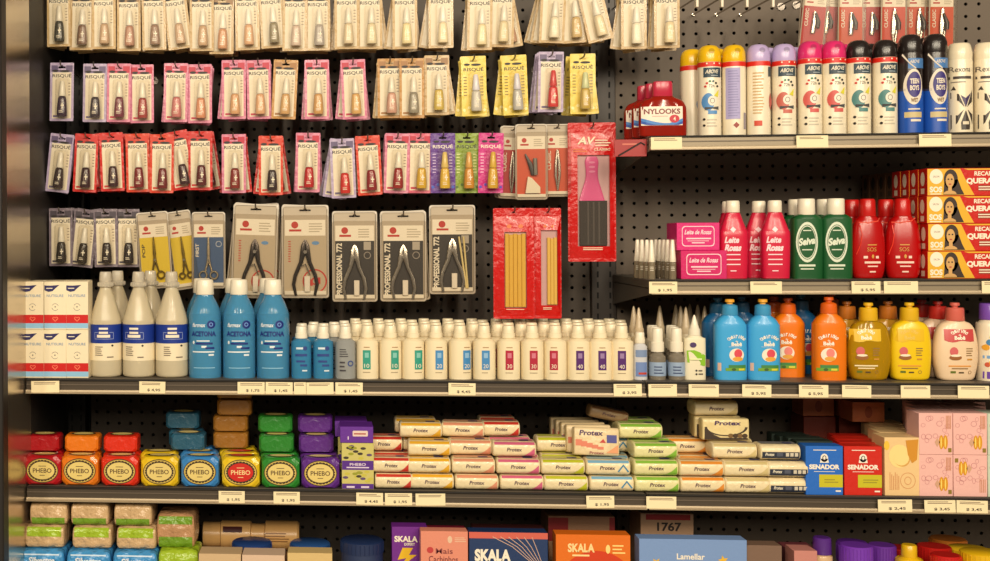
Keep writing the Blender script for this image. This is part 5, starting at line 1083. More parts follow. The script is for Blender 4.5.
# wrapped soap bars
s12 = S(560, .035)
def soap_bar(w, h, d, col, base=(232, 214, 172), dark=False, chev=False):
    """flow-wrapped bar lying on its broad side, folded ends left and right"""
    mb = MB(); m = M(base, .35, 'film'); hy, hz = d / 2, h / 2; rings = []
    for fx, ks, p in ((-1, .62, 4), (-.985, .78, 4), (-.955, .93, 3.6), (-.9, 1, 3.4), (.9, 1, 3.4), (.955, .93, 3.6), (.985, .78, 4), (1, .62, 4)):
        rings.append([(fx * w / 2, y, z + hz) for y, z in sell(hy * (ks * .4 + .6), hz * ks, p, 24)])
    mb.loft(rings, m); g = lambda x, z: -hy * max(0.0, 1 - min(abs((z - hz) / hz), .99) ** 3.4) ** (1 / 3.4)
    cm = M(col, .35)
    l = MB(); up = lambda x, t: (x, -hy * max(0, 1 - abs(t) ** 3.4) ** (1 / 3.4), hz + hz * t)
    def strip(x0, x1, t0, t1, mm, e, sk=0.0, n=5):
        vs = []
        for i in range(n + 1):
            t = t0 + (t1 - t0) * i / n; yy = g(0, hz + hz * t)
            for x in (x0, x1): vs.append((x + sk * (t - t0), yy - e, hz + hz * t))
        l.add(vs, [(2 * i, 2 * i + 1, 2 * i + 3, 2 * i + 2) for i in range(n)], mm)
    if dark:
        strip(-w * .46, w * .46, -.75, .1, M((44, 50, 66), .35), .0003); l.text('Protex', -w * .27, hz * .8, w * .22, h * .2, M(WHITE), g, .0007, .02, 0, .2); strip(-w * .1, w * .05, -.45, .0, M((80, 84, 100)), .0005)
        for q in range(3): l.rect(w * (.12 + .11 * q), w * (.2 + .11 * q), hz * .55, hz * 1.0, M((206, 196, 176)), g, .0007)
    else:
        l.text('Protex', 0 if not chev else -w * .02, hz * 1.02, w * .34, h * .24, M((84, 56, 72), .4), g, .0006, .02, 0, .2)
        if chev:
            for sx in (-1, 1): l.poly([(w * .33, hz * 1.5), (w * .33, hz * 1.25), (w * .33 + sx * w * .1, hz * .5), (w * .33 + sx * w * .13, hz * .6)], M((56, 130, 170)), g, .001)
        else:
            for q in range(12): a = .16 + .025 * q; strip(w * a, w * (a + .0252), -.85, -.85 + 1.05 * ((q + 1) / 12) ** 1.6, cm, .0004)
        strip(-w * .46, w * .46, .62, .9, cm, .0004)
    # colour panel on the broad upper side
    l.add([(-w * .44, -hy * .55, h * .994 + .0006), (w * .44, -hy * .55, h * .994 + .0006), (w * .44, hy * .3, h + .0006), (-w * .44, hy * .3, h + .0006)], [(0, 1, 2, 3)], M(tuple(int(v * .6 + b * .4) for v, b in zip(col, base)), .35))
    l.add([(w * .12, -hy * .5, h * .995 + .0009), (w * .34, -hy * .5, h * .995 + .0009), (w * .34, -hy * .1, h + .001), (w * .12, -hy * .1, h + .001)], [(0, 1, 2, 3)], M((62, 62, 110), .35))
    return [('wrapper', mb.mesh('wrapper', 45)), ('print', l.mesh('print', 60))]
bars = [(393, 'red', (196, 52, 40)), (431.5, 'yellow', (222, 166, 40)), (475.5, 'peach', (216, 142, 110)), (520, 'pink', (204, 96, 130)), (564, 'lime', (186, 188, 40)), (609, 'pale blue', (120, 170, 200)), (654, 'green', (130, 180, 60)), (699, 'orange', (222, 140, 50)), (743.5, 'cream', (206, 186, 130)), (784.5, 'navy', (60, 70, 100))]
hb, db = 15.6 * s12, .058
SB = {}
for i, (px, n, c) in enumerate(bars):
    wpx = (43.6 if i < 9 else 39) if i else 38
    SB[n] = soap_bar(wpx * s12, hb, db, c, dark=(n == 'navy'), chev=(n == 'pale blue'), base=(232, 214, 172) if n not in ('green',) else (226, 218, 160))
    for t in range(2):
        for dpt in range(3 if i < 9 else 1):
            px2 = px - (3.2 if t and n not in ('green', 'orange', 'cream', 'navy', 'red') else (1 if t else 0)) * (1 if t else 0) - dpt * 1.0
            if n == 'red' and t: px2 = px - 2
            lb = '%s-trimmed wrapped soap bar, %s of its front column' % (n, ('bottom', 'second from bottom')[t]) if dpt == 0 else '%s-trimmed soap bar at %s level, %s behind the front' % (n, ('bottom', 'second')[t], ORD[dpt - 1])
            place_l('soap_bar', SB[n], px2, .033 + dpt * .06 + .002 * ((i + t) % 2), lb, 'soap bar', 'wrapped soap bars in columns', random.uniform(-.8, .8), t * (hb + .0012))
def up(n, px, y, lv, lb, rz=0): place_l('soap_bar', SB[n], px, y, lb, 'soap bar', 'wrapped soap bars in columns', rz, lv * (hb + .0012))
up('yellow', 429, .046, 2, 'yellow-trimmed soap bar, third up in its front column', -1.5); up('peach', 469.5, .062, 2, 'peach-trimmed soap bar, third up in its front column'); up('pink', 513, .046, 2, 'pink-trimmed soap bar, third up in its front column', -1)
up('yellow', 423, .11, 2, 'yellow-trimmed soap bar behind the third one up', 1); up('peach', 465, .125, 2, 'peach-trimmed soap bar behind the third one up'); up('pink', 508, .108, 2, 'pink-trimmed soap bar behind the third one up')
up('yellow', 420.5, .075, 3, 'yellow-trimmed soap bar topping the yellow column', -1); up('peach', 463, .085, 3, 'peach-trimmed soap bar lying fourth up in its column', -5); up('red', 500, .1, 3, 'red-trimmed soap bar lying on top of the pink column')
up('yellow', 415, .137, 3, 'yellow-trimmed soap bar farther back at the top of its column', 0); up('red', 496, .162, 3, 'red-trimmed soap bar farther back on the pink column')
up('red', 384, .1, 2, 'red-trimmed soap bar lying set back on the red column')
up('lime', 556, .11, 2, 'lime-trimmed soap bar set back on the lime column')
up('pale blue', 606, .115, 2, 'pale blue soap bar set back behind the upright soap pack'); 
up('green', 652.5, .046, 2, 'green-trimmed soap bar, third up in its front column', 1); up('green', 638, .085, 3, 'green-trimmed soap bar topping the green column'); up('green', 646, .108, 2, 'green-trimmed soap bar behind the third one up'); up('green', 632, .148, 3, 'green-trimmed soap bar at the back of the green column top')
up('orange', 684, .11, 2, 'orange-trimmed soap bar set back on the orange column'); up('cream', 731, .05, 2, 'cream-trimmed soap bar, third up in its front column', -1); up('cream', 727, .115, 2, 'cream-trimmed soap bar behind the third one up'); up('navy', 776, .04, 2, 'navy-trimmed soap bar lying on top of the navy column')
# upright multi-packs
def pack(w, h, d, col, kind):
    mb = MB(); m = M(col, .35, 'film'); rings = []
    for fx, ks in ((-1, .8), (-.985, .9), (-.94, 1), (.94, 1), (.985, .9), (1, .8)): rings.append([(fx * w / 2, y, z + h / 2) for y, z in sell(d / 2 * ks, h / 2 * (ks * .3 + .7), 6, 24)])
    mb.loft(rings, m); y = -d / 2; l = MB()
    if kind == 'peach':
        l.text('Protex', -w * .12, h * .8, w * .52, h * .19, M((74, 44, 84)), y, .0006, .03, 0, .15)
        for q in range(5): l.rect(-w * .47 + q * w * .12, -w * .33 + q * w * .12, h * (.34 - .03 * q), h * (.56 - .06 * q), M((214, 120, 90)), y, .0004)
        l.poly([(w * .06, h * .46), (w * .14, h * .6), (w * .2, h * .46)], M((190, 50, 40)), y, .0006); l.rect(w * .22, w * .44, h * .46, h * .74, M((70, 70, 140)), y, .0006); l.poly([(w * .2, h * .1), (w * .47, h * .1), (w * .47, h * .4)], M((222, 150, 100)), y, .0005); l.text('Protex', 0, h * .1, w * .32, h * .09, M((150, 70, 70)), y, .0006, .02, 0, .15)
    else:
        l.text('Protex', w * .04, h * .8, w * .56, h * .2, M((70, 44, 90)), y, .0006, .03, 0, .15); dk = M((60, 46, 36))
        l.disc(-w * .0, h * .62, w * .46, h * .42, dk, y, .0004, n=24, inner=.88, a0=180, a1=360); l.poly([(-w * .46, h * .1), (-w * .46, h * .55), (-w * .3, h * .3), (-w * .12, h * .12)], dk, y, .0005); l.rect(-w * .46, w * .46, h * .04, h * .12, dk, y, .0005)
        for q in range(4): l.disc(w * (.1 + .1 * q), h * .22, w * .06, h * .1, M([(120, 90, 50), (70, 52, 36)][q % 2]), y, .0006)
    return [('wrapper', mb.mesh('wrapper', 45)), ('print', l.mesh('print'))]
pk1 = pack(45 * s12, 28 * s12, .03, (228, 204, 160), 'peach'); pk2 = pack(46 * s12, 21.5 * s12, .03, (226, 206, 150), 'cream'); l2h = 2 * (hb + .0012) + .0012
place_l('soap_pack', pk1, 595.5, .045, 'upright peach soap multipack leaning on the pale blue column', 'soap pack', 'upright soap multipacks', 0, l2h, (math.radians(-8), math.radians(1.5), 0))
for q in range(4): place_l('soap_pack', pk1, 588 - 5.5 * q, .083 + .036 * q, 'upright soap multipack, %s behind the leaning peach one' % ORD[q], 'soap pack', 'upright soap multipacks', 0, l2h, (math.radians(-6), 0, 0))
place_l('soap_pack', pk2, 724, .062, 'upright cream soap multipack standing on the cream column', 'soap pack', 'upright soap multipacks', 0, 3 * (hb + .0012) + .001)
for q in range(2): place_l('soap_pack', pk2, 716 - 3 * q, .098 + .035 * q, 'upright cream soap multipack, %s behind the front one' % ORD[q], 'soap pack', 'upright soap multipacks', 0, 3 * (hb + .0012) + .001)
place_l('soap_bar', SB['cream'], 712.5, .1, 'cream soap bar lying on top of the upright cream multipacks', 'soap bar', 'wrapped soap bars in columns', 2, 3 * (hb + .0012) + .002 + 21.5 * s12)
place_l('soap_bar', soap_bar(40 * s12, hb * .68, .05, (176, 140, 90), (190, 160, 110)), 710, .1, 'brownish soap bar crowning the cream pile', 'soap bar', 'wrapped soap bars in columns', -3, 4 * (hb + .0012) + .003 + 21.5 * s12)
tb_ = soap_bar(40 * s12, hb * .8, .045, (130, 90, 60), (170, 140, 100))
place_l('soap_bar', tb_, 606, .13, 'brown soap bar tilted on top behind the leaning multipack', 'soap bar', 'wrapped soap bars in columns', 0, l2h + 28.2 * s12 + .004, (0, math.radians(12), 0))
# cartons with crest
s13 = S(845, .03)
def f_sen(mb, w, h, y):
    wt = M((240, 232, 216)); mb.rect(-w * .3, w * .32, h * .91, h * .925, wt, y, .0004)
    mb.disc(0, h * .76, w * .1, h * .085, wt, y, .0004); mb.disc(0, h * .76, w * .055, h * .05, M((90, 80, 90)), y, .0006); mb.poly([(-w * .12, h * .66), (w * .12, h * .66), (w * .1, h * .74), (-w * .1, h * .74)], wt, y, .0004); mb.disc(0, h * .76, w * .03, h * .035, wt, y, .0008)
    mb.text('SENADOR', 0, h * .575, w * .82, h * .1, wt, y, .0005, .05); mb.rect(-w * .28, w * .28, h * .475, h * .485, wt, y, .0004)
    mb.rect(-w * .14, w * .49, h * .16, h * .42, M((196, 186, 34), .4), y, .0004); mb.lines(w * .0, w * .4, h * .24, h * .34, 2, M((150, 140, 40)), y, .0006); mb.rect(w * .3, w * .44, h * .07, h * .1, wt, y, .0004)
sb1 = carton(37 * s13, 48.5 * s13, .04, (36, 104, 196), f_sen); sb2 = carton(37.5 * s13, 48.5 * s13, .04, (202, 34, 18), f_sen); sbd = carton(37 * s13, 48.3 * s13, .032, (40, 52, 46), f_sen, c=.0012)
place_l('soap_carton', sb1, 820.5, .025, 'bright blue crested soap carton with yellow patch', 'box', 'crested soap cartons'); place_l('soap_carton', sb2, 859, .026, 'red crested soap carton with yellow patch', 'box', 'crested soap cartons')
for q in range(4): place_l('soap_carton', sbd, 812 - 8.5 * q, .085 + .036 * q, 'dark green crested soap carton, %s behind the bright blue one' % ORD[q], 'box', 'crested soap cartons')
for q in range(3): place_l('soap_carton', sb2, 855 - 3 * q, .07 + .042 * q, 'red crested soap carton, %s behind the front red one' % ORD[q], 'box', 'crested soap cartons')
def f_peach(mb, w, h, y):
    mb.disc(-w * .08, h * .68, w * .3, h * .2, M((244, 214, 140), .45), y, .0004); mb.disc(w * .0, h * .62, w * .22, h * .12, M((214, 160, 80), .45), y, .0006); mb.disc(-w * .03, h * .64, w * .22, h * .12, M((244, 214, 140), .45), y, .0008); mb.poly([(w * .1, h * .95), (w * .46, h * .97), (w * .42, h * .62), (w * .28, h * .56), (w * .16, h * .7)], M((206, 140, 40), .45), y, .0005); mb.disc(-w * .44, h * .86, w * .08, h * .08, M((236, 190, 60)), y, .0005)
    ln = M((206, 140, 90)); mb.disc(w * .16, h * .26, w * .22, h * .14, ln, y, .0004, inner=.93); mb.disc(w * .16, h * .26, w * .1, h * .07, ln, y, .0004, inner=.85)
    for q in range(6): mb.rect(-w * (.36 - .05 * q), -w * (.34 - .05 * q), h * .1, h * (.4 - .03 * (q % 3)), ln, y, .0004)
pch = carton(34.5 * s13, 57.5 * s13, .06, (232, 196, 140), f_peach)
place_l('soap_carton', pch, 895.5, .037, 'tall peach and gold soap carton between red and pink cartons', 'box', 'peach gold cartons')
for q in range(3): place_l('soap_carton', pch, 891 - 4 * q, .1 + .0615 * q, 'peach and gold soap carton, %s behind the front one' % ORD[q], 'box', 'peach gold cartons')
def f_pnk(flip):
    def f(mb, w, h, y):
        ln = M((190, 120, 124)); rnd = random.Random(5)
        for i in range(14): mb.disc(rnd.uniform(-.38, .4) * w, rnd.uniform(.3, .9) * h, w * rnd.uniform(.05, .1), h * rnd.uniform(.04, .07), ln, y, .0003, 12, inner=.86)
        sx = -1 if flip else 1; zc = .3 if not flip else .68
        for q in range(2): mb.disc(sx * w * (.16 + .12 * q), h * zc, w * .07, h * .17, M((216, 150, 36), .35), y, .0005 + .0002 * q); mb.disc(sx * w * (.15 + .12 * q), h * zc, w * .02, h * .13, M((246, 214, 110), .35), y, .0009)
        mb.poly([(sx * w * .04, h * (zc - .12)), (sx * w * .12, h * zc), (sx * w * .04, h * (zc + .1)), (sx * w * -.04, h * zc)], M((206, 160, 130)), y, .0005)
        mb.rect(sx * w * .36, sx * w * .46, h * (.06 if not flip else .82), h * (.16 if not flip else .92), M((140, 116, 40)), y, .0005)
        for q in range(4): mb.rect(-sx * w * (.44 - .05 * q) if flip else w * (.3 + .04 * q), (-sx * w * (.42 - .05 * q)) if flip else w * (.32 + .04 * q), h * (.1 if flip else .62), h * (.42 if flip else .94), M((196, 130, 90)), y, .0004)
    return f
PKC = (234, 182, 174); pw_, phh = 33 * s13, 40.8 * s13
pn1 = carton(pw_, phh, .055, PKC, f_pnk(False)); pn2 = carton(pw_, phh, .055, PKC, f_pnk(True))
for ci, (px, cnm) in enumerate(((929.5, 'left'), (963.5, 'right'))):
    for t in range(2):
        for dpt in range(4):
            lb = 'pink carton with gold ornament, %s one of the %s column' % (('lower', 'upper')[t], cnm) if dpt == 0 else 'pink carton %s behind the %s carton of the %s column' % (ORD[dpt - 1], ('lower', 'upper')[t], cnm)
            place_l('soap_carton', pn2 if (ci == 1 and t == 0) else pn1, px - dpt * 2.0 * (1 - ci), .034 + dpt * .057, lb, 'box', 'pink gold-ornament cartons', 0, t * (phh + .0004))
tc_ = carton(pw_, phh, .055, (196, 206, 186), f_pnk(False))
for t in range(2): place_l('soap_carton', tc_, 997.5, .034, 'pale green carton at the right edge, %s of two' % ('lower', 'upper')[t], 'box', 'pale green cartons', 0, t * (phh + .0004))
# brown-red cartons stacked in the shade behind
def f_br(mb, w, h, y): mb.disc(w * .0, h * .5, w * .12, h * .3, M((150, 70, 40)), y, .0004)
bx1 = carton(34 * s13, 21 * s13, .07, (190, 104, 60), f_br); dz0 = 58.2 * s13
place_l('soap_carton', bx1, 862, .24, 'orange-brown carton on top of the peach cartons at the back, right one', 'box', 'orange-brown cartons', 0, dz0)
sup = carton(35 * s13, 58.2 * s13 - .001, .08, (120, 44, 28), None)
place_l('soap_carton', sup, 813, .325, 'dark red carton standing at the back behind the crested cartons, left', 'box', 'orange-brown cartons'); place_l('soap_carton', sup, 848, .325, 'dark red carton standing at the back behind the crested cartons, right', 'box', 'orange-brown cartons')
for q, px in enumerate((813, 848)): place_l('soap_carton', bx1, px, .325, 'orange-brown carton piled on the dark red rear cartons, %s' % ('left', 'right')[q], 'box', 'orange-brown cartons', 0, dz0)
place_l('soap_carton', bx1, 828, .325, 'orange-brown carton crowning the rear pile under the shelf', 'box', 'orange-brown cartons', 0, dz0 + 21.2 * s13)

# ================================================================== LOWEST SHELF
ZB = ZS['base'] + .0004; s14 = S(160, .0)
def place_b(name, pr, px, Y, label, cat, group=None, rz=0, dz=0, rot=None): return place(name, pr, px, Y, ZB, label, cat, group, rz, 550, rot, dz)
def wipes(w, h, d, c1, c2, split, txt=None):
    """soft flow pack: puffy brick with crimped sides"""
    mb = MB(); rings = []; m = M(c1, .25, 'crinkle')
    for fx, ks in ((-1, .5), (-.985, .7), (-.95, .9), (-.85, .99), (0, 1), (.85, .99), (.95, .9), (.985, .7), (1, .5)): rings.append([(fx * w / 2, y, z + h / 2) for y, z in sell(d / 2 * (.7 + .3 * ks), h / 2 * ks, 5.5, 28)])
    mb.loft(rings, m); l = MB(); g = lambda x, z: -d / 2 * max(0.0, 1 - min(abs((z - h / 2) / (h / 2)), .985) ** 5.5) ** (1 / 5.5)
    if c2:
        for i in range(6):
            x0 = -w * .44 + i * w * .88 / 6; x1 = x0 + w * .88 / 6; l.rect(x0, x1, h * split[0], h * split[1], M(c2, .3, 'crinkle'), g, .0008, 2, 4)
            if len(split) > 2: l.rect(x0, x1, h * split[2], h * split[3], M(c2, .3, 'crinkle'), g, .0008, 2, 4)
    if txt: l.text(txt, 0, h * .68, w * .6, h * .2, M((226, 232, 236)), g, .0012, .03, 0, .3); l.rect(-w * .4, w * .4, h * .84, h * .88, M((190, 216, 236)), g, .001)
    return [('wrapper', mb.mesh('wrapper', 60)), ('print', l.mesh('print', 60))]
GRN, TAN_, LIM, SKY = (110, 150, 34), (206, 172, 128), (158, 186, 40), (64, 146, 208)
wA = wipes(38 * s14, 23 * s14, .1, TAN_, GRN, (.04, .36)); wB = wipes(39.5 * s14, 23 * s14, .1, TAN_, LIM, (.55, .94)); wC = wipes(44 * s14, 30 * s14, .11, SKY, None, None, 'Silvestre'); wD = wipes(44 * s14, 30 * s14, .11, SKY, None, None, None); wG = wipes(40 * s14, 30 * s14, .1, LIM, None, None)
hC = 30 * s14; hA = 23 * s14; z1 = ZS['base']
for i, px in enumerate((48.5, 94, 139.5)):
    z = 0; nm = ('left', 'middle', 'right')[i]
    place_b('wipes_pack', wD, px, .035, 'sky blue wipes pack at the bottom of the %s stack' % nm, 'wipes pack', 'wipes packs in stacks')
    place_b('wipes_pack', wC, px - 1, .034, 'sky blue wipes pack with white lettering, %s stack' % nm, 'wipes pack', 'wipes packs in stacks', 0, hC * .98)
    place_b('wipes_pack', wB, px + (1, 2, 0)[i], .045, 'tan wipes pack with lime upper band, %s stack' % nm, 'wipes pack', 'wipes packs in stacks', 0, hC * 1.96)
    place_b('wipes_pack', wA, px + (5, 0, -3)[i], .052, 'tan wipes pack with green lower band topping the %s stack' % nm, 'wipes pack', 'wipes packs in stacks', 0, hC * 1.96 + hA * .98)
place_b('wipes_pack', wG, 181, .04, 'lime wipes pack at the bottom of the fourth stack', 'wipes pack', 'wipes packs in stacks'); place_b('wipes_pack', wG, 181, .04, 'lime wipes pack second from bottom in the fourth stack', 'wipes pack', 'wipes packs in stacks', 0, hC * .98)
wE = wipes(38 * s14, 35 * s14, .1, (186, 140, 100), GRN, (.06, .36, .72, .93)); place_b('wipes_pack', wE, 178.5, .06, 'tan and green wipes pack topping the fourth stack', 'wipes pack', 'wipes packs in stacks', 0, hC * 1.96)
# jars with blue lids, cream cartons, lying brown bottle
s15 = S(270, .0)
def jar(rw, h, body, lid, lh):
    a = MB(); k = s15; R = [(0, rw * .9 * k, rw * .9 * k, 2), (1 * k, rw * k, rw * k, 2), ((h - lh) * k, rw * k, rw * k, 2), ((h - lh + 1) * k, rw * .9 * k, rw * .9 * k, 2)]; a.loft(zr(R, 28), M(body, .35, 'plastic'))
    l = MB(); q = [((h - lh) * k + .0003, rw * 1.02 * k, rw * 1.02 * k, 2), ((h - 1) * k, rw * 1.02 * k, rw * 1.02 * k, 2), (h * k, rw * .95 * k, rw * .95 * k, 2)]; l.loft(zr(q, 28), M(lid, .3, 'plastic'))
    for i in range(30): t = 2 * math.pi * i / 30; l.tube([(rw * 1.02 * k * math.cos(t), rw * 1.02 * k * math.sin(t), (h - lh + .6) * k), (rw * 1.02 * k * math.cos(t), rw * 1.02 * k * math.sin(t), (h - 1.4) * k)], .0008, M(lid, .3, 'plastic'), 4)
    return [('body', a.mesh('body')), ('lid', l.mesh('lid'))]
crt = carton(42 * s15, 60 * s15, .06, (206, 176, 136), None); crt2 = carton(44 * s15, 62 * s15, .05, (214, 184, 124), None)
place_b('cream_carton', crt, 221, .0, 'plain tan carton beside the lime wipes stack', 'box', 'plain tan cartons'); place_b('cream_carton', carton(42 * s15, 59.5 * s15, .06, (216, 186, 160), None), 264, .0, 'plain pinkish tan carton between two tan cartons', 'box', 'plain tan cartons'); place_b('cream_carton', crt2, 310, -.003, 'plain yellowish tan carton in front of a blue-lidded jar', 'box', 'plain tan cartons')
jb = jar(20, 60, (186, 150, 120), (34, 62, 120), 9); jn = jar(21, 70, (40, 54, 90), (30, 46, 84), 12); jb2 = jar(20, 60, (186, 150, 120), (40, 80, 140), 9)
place_b('cream_jar', jb, 252, .085, 'jar with blue lid behind the pinkish tan carton', 'jar', 'blue-lidded jars'); place_b('cream_jar', jb2, 310, .085, 'jar with blue lid behind the yellowish tan carton', 'jar', 'blue-lidded jars'); place_b('cream_jar', jn, 362, .03, 'dark jar with ribbed navy lid left of the purple box', 'jar', 'blue-lidded jars')
lyb = MB(); k = S(250, .2); m = M((228, 178, 112), .35, 'plastic'); lyb_r = [(-48, 10), (-47, 12), (-30, 12), (-29, 13.5), (0, 13.5), (1, 11), (14, 11), (15, 14), (46, 14), (48, 12)]
lyb.loft([[(x * k, r * k * math.cos(t), 14 * k + r * k * math.sin(t)) for t in [2 * math.pi * q / 24 for q in range(24)]] for x, r in lyb_r], m)
lyl = MB(); lyl.lines(14 * k, 40 * k, 10 * k, 20 * k, 4, M((150, 104, 60)), lambda x, z: -14.2 * k * max(0.0, 1 - min(.99, abs((z - 14 * k) / (14 * k))) ** 2) ** .5, .0008); lyl.rect(-27 * k, -8 * k, 19 * k, 24 * k, M((70, 24, 24)), lambda x, z: -13.6 * k * max(0.0, 1 - min(.99, abs((z - 14 * k) / (13.6 * k))) ** 2) ** .5, .0008)
tall = carton(50 * k, 36 * k, .1, (120, 84, 54), None)
place_b('cream_carton', tall, 232, .2, 'shaded brown carton under the lying tan bottle, left', 'box', 'brown cartons at the back'); place_b('cream_carton', tall, 286, .2, 'shaded brown carton under the lying tan bottle, right', 'box', 'brown cartons at the back')
place_b('lotion_bottle', [('body', lyb.mesh('body')), ('label', lyl.mesh('label', 60))], 251, .19, 'tan bottle lying on its side on brown cartons', 'bottle', None, 0, 36.2 * k)
# hair cream cartons
s16 = S(520, .0)
def f_sk(txt, sub, tc, kind):
    def f(mb, w, h, y):
        wt = M((242, 232, 212))
        if kind == 'purple': mb.text('SKALA', -w * .1, h * .86, w * .66, h * .07, wt, y, .0005, .04); mb.text('EXPERT', w * .0, h * .8, w * .3, h * .03, wt, y, .0005, .02); mb.poly([(-w * .2, h * .76), (w * .1, h * .76), (-w * .02, h * .68), (w * .2, h * .68), (-w * .3, h * .52), (-w * .1, h * .64), (-w * .34, h * .62)], M((226, 180, 30)), y, .0006)
        elif kind == 'pink': mb.text('Mais', w * .0, h * .78, w * .36, h * .06, M((130, 60, 60)), y, .0005, .01); mb.text('Cachinhos', -w * .02, h * .69, w * .62, h * .07, M((130, 60, 60)), y, .0005, .01); mb.disc(-w * .3, h * .79, w * .07, h * .035, M((190, 60, 60)), y, .0005); mb.disc(w * .12, h * .91, w * .05, h * .04, M((226, 190, 160)), y, .0005); mb.lines(w * .22, w * .46, h * .88, h * .94, 3, M((226, 190, 160)), y, .0005); mb.rect(-w * .5, w * .5, h * .56, h * .6, M((110, 20, 60)), y, .0004)
        elif kind == 'navy':
            mb.rect(-w * .5, w * .5, h * .93, h, M((206, 96, 80)), y, .0003); mb.text('SKALA', -w * .2, h * .74, w * .46, h * .14, wt, y, .0006, .05); mb.text('EXPERT', -w * .2, h * .61, w * .3, h * .06, wt, y, .0006, .04); mb.disc(w * .16, h * .62, w * .03, h * .05, M((206, 190, 60)), y, .0006); mb.lines(w * .22, w * .36, h * .57, h * .67, 3, M((120, 176, 140)), y, .0006)
            for q in range(6):
                a = [(-w * (.2 - .1 * q), h * .95), (w * (.05 + .06 * q), h * .84), (w * (.3 + .025 * q), h * .66), (w * (.4 + .01 * q), h * .4)]; mb.tube([(x, y - .0006, z) for x, z in a], .0007, M((226, 190, 170)), 4)
        elif kind == 'orange':
            mb.disc(w * .05, h * .2, w * .62, h * .62, M((206, 60, 20)), y, .0003, n=28, a0=0, a1=180); mb.text('SKALA', -w * .16, h * .85, w * .36, h * .1, M((246, 214, 150)), y, .0006, .04); mb.rect(-w * .28, -w * .05, h * .755, h * .775, M((246, 214, 150)), y, .0006)
            mb.disc(w * .2, h * .84, w * .03, h * .05, M((250, 214, 130)), y, .0006); mb.lines(w * .26, w * .44, h * .78, h * .9, 3, M((250, 214, 130)), y, .0006); mb.text('Amido de Milho', w * .04, h * .64, w * .8, h * .11, wt, y, .0008, .04); mb.disc(w * .1, h * .42, w * .3, h * .1, M((236, 220, 190)), y, .0006)
        else:
            mb.text('Lamellar', -w * .02, h * .8, w * .26, h * .07, wt, y, .0006, .02)
            for q, (a, b) in enumerate(((-.42, .6), (-.34, .72), (-.28, .55), (.28, .76), (.42, .7), (.36, .5), (-.1, .52), (.14, .48))):
                pts = [(w * a + w * .05 * (1 if i % 2 == 0 else .45) * math.cos(math.pi * i / 5 + q), h * b + w * .05 * (1 if i % 2 == 0 else .45) * math.sin(math.pi * i / 5 + q)) for i in range(10)]; mb.poly(pts, M((226, 180, 50)), y, .0006)
            mb.disc(0, h * .66, w * .07, h * .07, M((236, 216, 150)), y, .0007); mb.disc(0, h * .66, w * .03, h * .04, M((226, 170, 50)), y, .001); mb.poly([(-w * .2, h * .35), (-w * .14, h * .6), (w * .0, h * .5), (w * .16, h * .6), (w * .2, h * .35)], M((220, 170, 60)), y, .0005)
    return f
pw = carton(36 * s16, 88 * s16, .04, (112, 40, 140), f_sk('', '', 0, 'purple')); pp2 = carton(47 * s16, 89 * s16, .035, (222, 140, 116), f_sk('', '', 0, 'pink')); pnv = carton(78 * s16, 88 * s16, .04, (30, 54, 98), f_sk('', '', 0, 'navy')); por = carton(73 * s16, 87 * s16, .04, (222, 110, 24), f_sk('', '', 0, 'orange')); pbl = carton(104 * s16, 84 * s16, .04, (120, 150, 200), f_sk('', '', 0, 'blue'))
place_b('hair_cream_carton', pw, 409, .028, 'purple hair cream box with yellow bolt behind the pink box', 'box', 'hair cream boxes'); place_b('hair_cream_carton', pp2, 443.5, -.018, 'salmon pink hair cream box with dark red script', 'box', 'hair cream boxes'); 
place_b('hair_cream_carton', carton(74 * s16, 78 * s16, .05, (170, 40, 70), None), 430, .09, 'crimson carton behind the purple and pink boxes', 'box', 'hair cream boxes')
place_b('hair_cream_carton', pnv, 507, -.008, 'navy hair cream box with white lettering and coral top band', 'box', 'hair cream boxes'); place_b('hair_cream_carton', por, 591, -.008, 'orange hair cream box with white lettering', 'box', 'hair cream boxes'); place_b('hair_cream_carton', pbl, 690, -.008, 'wide light blue box with yellow stars', 'box', 'hair cream boxes')
place_b('hair_cream_carton', carton(74 * s16, 81 * s16, .06, (74, 34, 34), None), 508, .08, 'dark maroon carton behind the navy box', 'box', 'hair cream boxes'); place_b('hair_cream_carton', carton(78 * s16, 66 * s16, .06, (100, 110, 130), None), 690, .08, 'grey-blue carton behind the light blue box', 'box', 'hair cream boxes')
# shipping cartons with number
def f_num(mb, w, h, y): rd = M((150, 24, 26)); mb.rect(-w * .4, w * .44, h * .925, h * .99, rd, y, .0004); mb.text('1767', w * .04, h * .85, w * .46, h * .1, M((40, 28, 24)), y, .0006, .03)
def f_num2(mb, w, h, y): rd = M((130, 24, 26)); mb.rect(-w * .5, -w * .2, h * .7, h * .98, rd, y, .0004); mb.rect(w * .42, w * .5, h * .7, h * .99, rd, y, .0004); mb.rect(w * .0, w * .06, h * .76, h * .79, M((60, 44, 36)), y, .0006)
s17 = S(640, .17)
place_b('shipping_carton', carton(52 * s17, 88 * s17, .1, (176, 140, 110), f_num), 661, .18, 'brown shipping carton marked 1767 with red band', 'box', 'shipping cartons'); place_b('shipping_carton', carton(66 * s17, 84 * s17, .1, (150, 112, 84), f_num2), 577, .18, 'brown shipping carton with red corners behind the orange box', 'box', 'shipping cartons')
